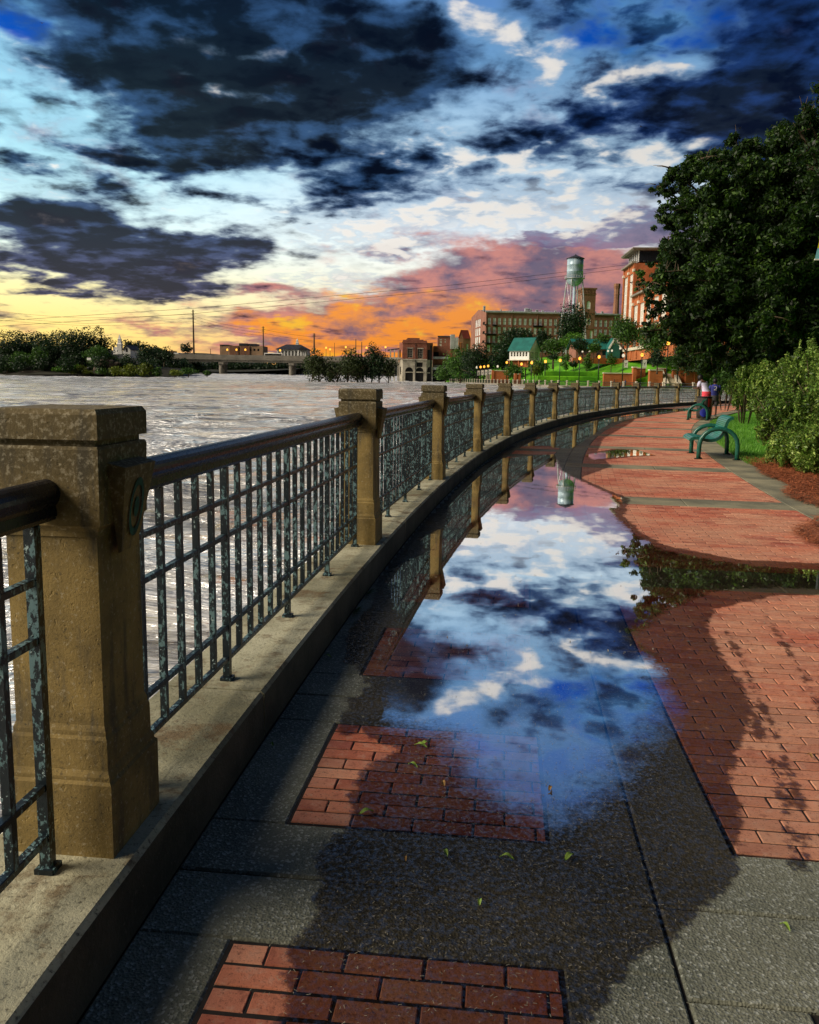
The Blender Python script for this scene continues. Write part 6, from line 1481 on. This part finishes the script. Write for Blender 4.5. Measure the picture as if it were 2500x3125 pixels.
# behind the bridge
t, w, h = block('tan_building', 'flat roofed tan and brown building beyond the bridge', 'building', 671, 803, 1054, 1092, 560, 'tan_stucco', [(700 + k * 12, 706 + k * 12, 1062, 1069) for k in range(8)], 18, None, ('dark_metal', 'dark_glass'))
for x0, x1, dz in ((0, 6, .6), (13, 18.5, 1.6), (20, 24.5, 1.4)): obj('roof_slab', MB().box(((x0 + x1) / 2, 6, h + dz / 2), (x1 - x0, 12.6, dz)), 'dark_roof', t)
for x0 in (6.6, 14.2): obj('brown_bay', MB().box((x0 + 3, -.25, h / 2), (6, .5, h - .5)), 'tower_brick', t)
def build_cupola():
    d0 = 520; a = at(845, 1066, d0); zb = at(845, 1092, d0).z; t = thing('cupola_hall', 'white hall with dark hipped roof and a small cupola behind the bridge', 'hall', (a.x, d0, zb)); w = px(92, d0); h = a.z - zb; pk = at(895, 1050, d0).z - zb; D = 14
    ops = [(1 + k * 2.1, 2.2 + k * 2.1, .8, h - .8) for k in range(8)]; mb = MB(); facade(mb, (0, 0, 0), X_, w, h, ops, .3, -3); shell(mb, w, D, h, -3); obj('wall', mb, 'white_paint', t)
    for o in ops: put_window(window_proto(o[1] - o[0], o[3] - o[2], 2, 2, 'white_paint', 'dark_glass', .1, .08), t, (o[0], .18, o[2]))
    obj('roof', MB().frusta((w / 2, D / 2, h), [(0, w / 2 + .8, D / 2 + .8), (.2, w / 2 + .8, D / 2 + .8), (pk - h, w * .24, .4)]), 'dark_roof', t)
    c = (w * .62, D / 2, pk - .6); obj('cupola', MB().frusta(c, [(0, .9, .9), (1.6, .9, .9), (1.7, 1.1, 1.1), (1.9, .7, .7), (3.0, .6, .6), (3.1, .8, .8), (4.0, .1, .1), (5.2, .04, .04)]), 'white_paint', t)
    obj('portico_roof', MB().prism([(w * .7, h - .3), (w * .98, h - .3), (w * .84, h + 2.2)], -1.6, 3, Vector((0, 0, 0)), (X_, Z_, -Y_)), 'dark_roof', t)
    for k in range(4): obj('column', MB().lathe((w * .72 + k * w * .078, -1.8, -1), [(0, .25), (h + .7, .22)], 8), 'white_paint', t, None, True)
build_cupola()
def build_church():
    d0 = 455; a = at(365, 1030, d0); zb = at(365, 1080, d0).z; t = thing('white_church', 'white church with a pointed steeple among the dark bank trees', 'church', (a.x, d0, zb)); z = lambda y: at(365, y, d0).z - zb; r = px(6.5, d0)
    obj('steeple', MB().frusta((0, 0, 0), [(0, r, r), (z(1052), r, r), (z(1051), r * 1.15, r * 1.15), (z(1047), r * .75, r * .75), (z(1036), r * .7, r * .7), (z(1035), r * .85, r * .85), (z(1033), r * .5, r * .5), (z(1020), .05, .05)]), 'white_paint', t)
    x = px(13, d0); w = px(22, d0); obj('nave', MB().prism([(x, -2), (x + w, -2), (x + w, z(1066)), (x + w / 2, z(1054)), (x, z(1066))], -2, 14, Vector((0, 0, 0)), (X_, Z_, Y_)), 'white_paint', t)
    mb = MB()
    for s_ in (-1, 1):
        d = Vector((s_ * w * .6, 0, -(z(1054) - z(1066)) * 1.2)); l = d.length; dn = d.normalized(); mb = MB().box(Vector((x + w / 2, 6, z(1054) + .15)) + d / 2, (l, 17, .25), (dn, Y_, dn.cross(Y_))); obj('roof', mb, 'dark_roof', t)
    obj('window', MB().box((x + w / 2, -2.05, z(1068)), (.9, .1, 2.0)), 'dark_glass', t); obj('wing', MB().box((-r - 1.4, 3, z(1070)), (2.4, 6, 4)), 'white_paint', t)
build_church()
for x0, x1, y0, y1, d, m, lb in ((478, 528, 1070, 1090, 520, 'tower_brick', 'low brick house with white windows left of the tall pole'), (470, 490, 1073, 1090, 470, 'white_paint', 'small white house beyond the left end of the bridge'), (530, 545, 1076, 1092, 500, 'white_paint', 'tiny white house between the low brick house and the tall pole'), (58, 70, 1054, 1070, 430, 'white_paint', 'pale house gable glimpsed between dark trees at far left'), (217, 235, 1064, 1082, 430, 'white_paint', 'white house front glimpsed left of the tallest trees')):
    wd = x1 - x0; block('house', lb, 'house', x0, x1, y0, y1, d, m, [(x0 + wd * (.12 + k * .3), x0 + wd * (.28 + k * .3), y0 + 4, y0 + 10) for k in range(3)], 9, None, ('white_paint', 'dark_glass'))
def bus():
    d0 = 428; a = at(800, 1083, d0); t = thing('bus', 'white bus driving across the road bridge', 'bus', (a.x, d0 + 7, at(800, 1083.5, 432).z - 1.9)); L = px(56, d0)
    obj('body', MB().box((L / 2, 0, 1.75), (L, 2.5, 2.7), None, .2), 'white_paint', t); obj('window', MB().box((L / 2, -1.26, 2.25), (L - 1, .04, .8)), 'dark_glass', t)
    for u in (1.6, L - 1.8):
        for y in (-1.1, 1.1): obj('wheel', MB().lathe((u, y - .15, .5), [(0, .5), (.3, .5)], 12, True, (X_, Z_, Y_)), 'black_iron', t)
bus()
t = thing('white_sign', 'small white board sign standing on the left bank rock wall', 'sign', tuple(at(272, 1102, 343))); obj('board', MB().box((0, 0, .9), (1.6, .08, 1.0)), 'white_paint', t)
for x in (-.6, .6): obj('post', MB().box((x, .08, 0), (.1, .1, 1.6)), 'dark_metal', t)
# rocks on the left bank
for x, y, d, sx_, sz_, lb in ((320, 1112, 345, 9, 4.2, 'dark rock wall below the white sign'), (345, 1116, 346, 8, 3.2, 'dark rock ledge right of the rock wall'), (100, 1138, 346, 9, 1.6, 'flat pale rock shelf at the waterline far left'), (150, 1142, 345, 7, 1.0, 'low flat rock at the waterline beside the shrubs')):
    c = at(x, y, d); g = np.random.default_rng(int(x)); mb = MB(); n = 14
    for j, (z, f) in enumerate(((-2.5, 1.05), (sz_ * -.3, 1.0), (sz_ * .35, .93), (sz_ * .5, .7))):
        for k in range(n): a = k / n * 6.283; r = f * g.uniform(.85, 1.12); mb.v.append((sx_ * .5 * r * math.cos(a), 2.2 * r * math.sin(a), z))
    for j in range(3):
        for k in range(n): mb.f.append((j * n + k, j * n + (k + 1) % n, (j + 1) * n + (k + 1) % n, (j + 1) * n + k))
    mb.f.append(tuple(3 * n + k for k in range(n))); o = obj('rock', mb, 'rock'); o.location = c; tag(o, lb, 'rock')

# poles, wires
def pole(label, x, yt, yb, d, r=.22, arms=True):
    a, b = at(x, yt, d), at(x, yb, d); t = thing('utility_pole', label, 'utility pole', (b.x, d, b.z - 2)); h = a.z - b.z + 2
    obj('shaft', MB().tube([(0, 0, 0), (0, 0, h)], [r * 1.3, r * .8], 8), 'bark', t)
    if arms:
        for q in (.96, .90, .84): obj('insulator_arm', MB().tube([(-.9, 0, h * q), (.9, 0, h * q)], .09, 5), 'dark_metal', t)
    return a
pole('tallest utility pole left of the centre beyond the bridge', 592, 945, 1085, 440, .42); pole('utility pole beside the tan building', 804, 996, 1075, 470, .34); pole('utility pole with side arms right of the cupola hall', 959, 1017, 1068, 470, .40); pole('thin bare pole left of the tallest flooded tree', 1086, 1034, 1080, 480, .26, False); pole('shorter thin bare pole right of the other thin one', 1104, 1043, 1080, 490, .26, False); pole('faint far mast on the skyline above the flooded trees', 1021, 1046, 1080, 600, .16, False); pole('small dark far pole left of the tan building', 643, 1064, 1082, 560, .2, False)
def wire(label, pts, sag=0., r=.055):
    P_ = [at(x, y, d) for x, y, d in pts]; out = []
    for a, b in zip(P_[:-1], P_[1:]):
        for k in range(14): u = k / 14; q = a.lerp(b, u); q.z -= sag * 4 * u * (1 - u); out.append(q)
    out.append(P_[-1]); o = obj('power_line', MB().tube(out, r, 4, False), 'dark_metal'); tag(o, label, 'power line', 'power lines over the river')
wire('upper of the two long power lines passing behind the water tower', [(-40, 982, 300), (590, 941, 310), (1350, 873, 330), (2000, 798, 345)], 0, .062); wire('lower of the two long power lines passing behind the water tower', [(-40, 998, 300), (590, 957, 310), (1350, 887, 330), (2000, 808, 345)], 0, .062)
wire('top wire from the tallest pole to the left edge', [(-40, 946, 420), (240, 970, 430), (592, 958, 440)], .4); wire('middle wire from the tallest pole to the left edge', [(-40, 962, 420), (260, 987, 430), (592, 970, 440)], .4); wire('lowest wire from the tallest pole to the left edge', [(-40, 974, 420), (280, 994, 430), (592, 980, 440)], .4)
wire('top wire from the tallest pole to the next pole', [(592, 965, 440), (804, 1008, 470)], 1.0); wire('middle wire from the tallest pole to the next pole', [(592, 974, 440), (804, 1016, 470)], 1.0); wire('lowest wire from the tallest pole to the next pole', [(592, 984, 440), (804, 1024, 470)], 1.0)
wire('top wire from the second pole to the armed pole', [(804, 1005, 470), (959, 1028, 470)], .5); wire('lower wire from the second pole to the armed pole', [(804, 1016, 470), (959, 1040, 470)], .5)

# lamps: pole, collar, acorn globe; lit ones glow orange, unlit globes emit a pale light too, copies share everything
def make_lamp(h, lit, s=1.0):
    t = thing('street_lamp', None, 'street lamp')
    obj('base', MB().lathe((0, 0, 0), [(0, .20), (.25, .19), (.5, .11), (.8, .075)], 10), 'dark_metal', t, None, True); obj('post', MB().lathe((0, 0, 0), [(.7, .12), (h - .15, .10)], 8), 'dark_metal', t, None, True)
    obj('collar', MB().lathe((0, 0, 0), [(h - .15, .07), (h - .1, .14), (h - .04, .17), (h, .13)], 10), 'dark_metal', t, None, True)
    obj('globe', MB().lathe((0, 0, 0), [(h, .14 * s), (h + .12 * s, .24 * s), (h + .32 * s, .28 * s), (h + .5 * s, .22 * s), (h + .62 * s, .12 * s)], 12), 'lamp_glow' if lit else 'lamp_pale', t, None, True); obj('finial', MB().lathe((0, 0, 0), [(h + .62 * s, .13 * s), (h + .68 * s, .05), (h + .82 * s, .015)], 8), 'dark_metal', t, None, True)
    return t
LG = 'lamps along the promenade'
def lamp(label, x, y, d, lit=True, zb=.16, banner=False, s=1.25):
    g = at(x, y, d); t = make_lamp(g.z - zb - .3 * s, lit, s); t.location = (g.x, d, zb); tag(t, label, 'street lamp', LG)
    if banner:
        b = tag(thing('banner', f'white banner with a dark bird emblem hung from the {banner}', 'banner', (g.x + .12, d, g.z - 2.1 - 1.2 * .0), 0, 'lamp post banners')); b.location.z = g.z - 2.75
        obj('cloth', MB().box((.55, 0, .85), (.95, .03, 1.7)), 'banner_white', b); obj('bracket', MB().box((.5, 0, 1.74), (1.05, .05, .05)), 'dark_metal', b)
        em = MB()
        for pts in ([(.22, 1.15), (.5, .78), (.62, .70), (.52, .95)], [(.88, 1.22), (.62, .72), (.52, .70), (.56, .95)], [(.42, .62), (.66, .66), (.60, .50), (.46, .46)]):
            em.prism(pts, .017, .022, Vector((0, 0, 0)), (X_, Z_, -Y_))
        obj('emblem', em, 'dark_metal', b)
lamp('lit lamp leftmost on the lawn, under the white house', 1592, 1111, 235); lamp('lit lamp second from the left, above a sapling', 1623, 1107, 228); lamp('lit lamp third from the left at the lawn foot', 1665, 1103, 220); lamp('lit lamp fourth from the left at the lawn foot', 1710, 1100, 213); lamp('lit lamp in the middle of the lawn foot, fifth from the left', 1770, 1094, 206); lamp('lit lamp right of the middle, before the terrace wall end', 1829, 1089, 199)
lamp('unlit pale lamp carrying a banner, before the terrace', 1903, 1085, 192, False, .16, 'unlit lamp'); lamp('lit lamp carrying a banner, right of the unlit one', 1960, 1083, 186, True, .16, 'lit lamp')
lamp('lit lamp above the terrace stair, left of the pair by the oak', 2040, 1047, 165); lamp('lit lamp against the oak foliage, right of the pair', 2074, 1044, 162)
lamp('lit lamp glimpsed through the oak near its trunk', 2336, 1060, 60, True, 0, False, .6)
for i, (x, y, lit) in enumerate(((1455.5, 1121, False), (1467, 1120, True), (1478, 1119, True), (1490, 1117, True))):
    lamp(('unlit lamp leftmost of the four at the wall', 'first lit lamp of the four at the wall', 'second lit lamp of the four at the wall', 'third lit lamp of the four, nearest the orange wall')[i], x, y, 285 - i * 2, lit, .16, ('leftmost of the four wall lamps', 'second of the four wall lamps', 'third of the four wall lamps', 'last of the four wall lamps')[i])
lamp('round lit lamp among the trees left of the white house', 1547, 1106, 272); lamp('tiny pale lamp in the dark trees at the far promenade', 1422, 1131, 300, False); lamp('small pale lamp above the orange retaining wall', 1519, 1118, 280, False)
for i, x in enumerate((695, 723, 750, 856, 996, 1008, 1056, 1119, 1177)):
    g = at(x, (1068, 1068, 1068, 1070, 1062, 1067, 1060, 1062, 1060)[i], 434); t = make_lamp(5.2, True, 1.7); t.location = (g.x, 433, g.z - 5.6); tag(t, f'{ORD[i]} lit lamp from the left along the road bridge', 'street lamp', 'lamps on the road bridge')
for i, x in enumerate((1778, 1800, 1856, 1868, 1893, 1920, 1945)):
    y = (1072, 1073, 1071, 1070, 1063, 1058, 1060)[i]; lamp(f'{ORD[i]} small pale lamp from the left at the top of the lawn', x, y, 240, False, at(x, 1092 if i < 4 else 1072, 240).z, False, 1.0)

# banner and lamp at the right edge
bx = at(2488, 790, 19); t = thing('lamp_banner', 'yellow and blue banner hanging into view at the right edge', 'banner', (bx.x, 19, bx.z)); hgt = px(62, 19)
obj('lower_field', MB().quad((0, 0, 0), (.62, 0, 0), (.62, 0, hgt * .5), (.04, 0, hgt * .5)).quad((.62, .012, 0), (0, .012, 0), (.04, .012, hgt * .5), (.62, .012, hgt * .5)), 'banner_teal', t); obj('upper_field', MB().quad((.04, 0, hgt * .5 + .002), (.62, 0, hgt * .5 + .002), (.62, 0, hgt * 1.15), (.09, 0, hgt * 1.15)).quad((.62, .012, hgt * .5 + .002), (.04, .012, hgt * .5 + .002), (.09, .012, hgt * 1.15), (.62, .012, hgt * 1.15)), 'banner_yellow', t)
obj('hem', MB().box((.31, .006, -.012), (.64, .02, .03)), 'banner_white', t); obj('bracket', MB().tube([(-.04, .01, px(122, 19)), (.7, .01, px(122, 19))], .012, 6), 'steel', t)
obj('pole', MB().tube([(.72, .03, -bx.z), (.72, .03, px(150, 19))], .06, 8), 'dark_metal', t)
lamp('orange lamp glowing through oak leaves at the right edge', 2484, 806, 31.0, True, 0, False, .40)

# far railing of the promenade: a post every few metres, a rail length between each pair
fp = resample(BD[3:], 4.25); pm = MB().frusta((0, 0, 0), [(0, .17, .17), (.25, .17, .17), (.27, .14, .14), (.95, .14, .14), (.97, .19, .19), (1.25, .19, .19)]).mesh('post'); pm.materials.append(M('pale_trim'))
rm_ = MB().box((0, 0, .98), (.07, 1, .09)).box((0, 0, .55), (.05, 1, .05)).box((0, 0, .12), (.05, 1, .05))
for k in range(14): rm_.box((0, -.46 + k * .0708, .55), (.04, .006, .85))
rme = rm_.mesh('panel'); rme.materials.append(M('dark_metal'))
fr = thing('promenade_railing', 'long far railing of small pale posts and dark panels along the opposite promenade', 'railing', (fp[0][0], fp[0][1], .22)); F0 = fr.location.copy()
for k in range(len(fp)):
    o = link('post', pm, None, fr); o.location = Vector((fp[k][0] + .3, fp[k][1], .22)) - F0
    if k < len(fp) - 1:
        a, b = Vector((*fp[k], .22)), Vector((*fp[k + 1], .22)); d = b - a; o = link('panel', rme, None, fr); o.location = (a + b) / 2 + X_ * .3 - F0; o.rotation_euler = (0, 0, -math.atan2(d.x, d.y)); o.scale = (1, d.length - .3, 1)
for x, d, h, lb, c1, c2, rz in ((1864, 186, 1.7, 'dark clothed person walking before the terrace wall', 'grey_cloth', 'grey_cloth', 1.2), (1898, 190, 1.7, 'small dark figure beside the unlit banner lamp', 'navy_cloth', 'grey_cloth', .4), (1593, 236, 1.7, 'small pale figure at the foot of the left lawn lamp', 'white_paint', 'grey_cloth', 2.)):
    make_person(lb, ((x - CX) * d / FOC, d, .16), rz, .02, c1, c2, h)
def bird(label, x, y, d, s, rz):
    c = at(x, y, d); mb = MB(); mb.lathe((0, 0, 0), [(-.5 * s, .01 * s), (-.25 * s, .10 * s), (.1 * s, .13 * s), (.38 * s, .08 * s), (.5 * s, .02 * s)], 8, True, (Z_, X_, Y_))
    for q in (-1, 1): mb.quad((q * .08 * s, -.15 * s, .03 * s), (q * .08 * s, .2 * s, .03 * s), (q * .5 * s, .15 * s, .22 * s), (q * .5 * s, -.05 * s, .22 * s)); mb.quad((q * .5 * s, -.05 * s, .22 * s), (q * .5 * s, .15 * s, .22 * s), (q * .95 * s, -.1 * s, .12 * s))
    o = obj('bird', mb, 'black_iron'); o.location = c; o.rotation_euler = (0, 0, rz); tag(o, label, 'bird', 'birds in the sky')
bird('tiny dark bird high in the left sky', 128, 70, 90, .34, .4); bird('tiny dark bird left of the oak top in dark cloud', 1957, 386, 90, .3, 1.); bird('tiny dark bird above the oak crown', 2258, 391, 80, .3, 2.); bird('dark bird perching over the orange block roof', 1968, 797, 150, .6, 1.)
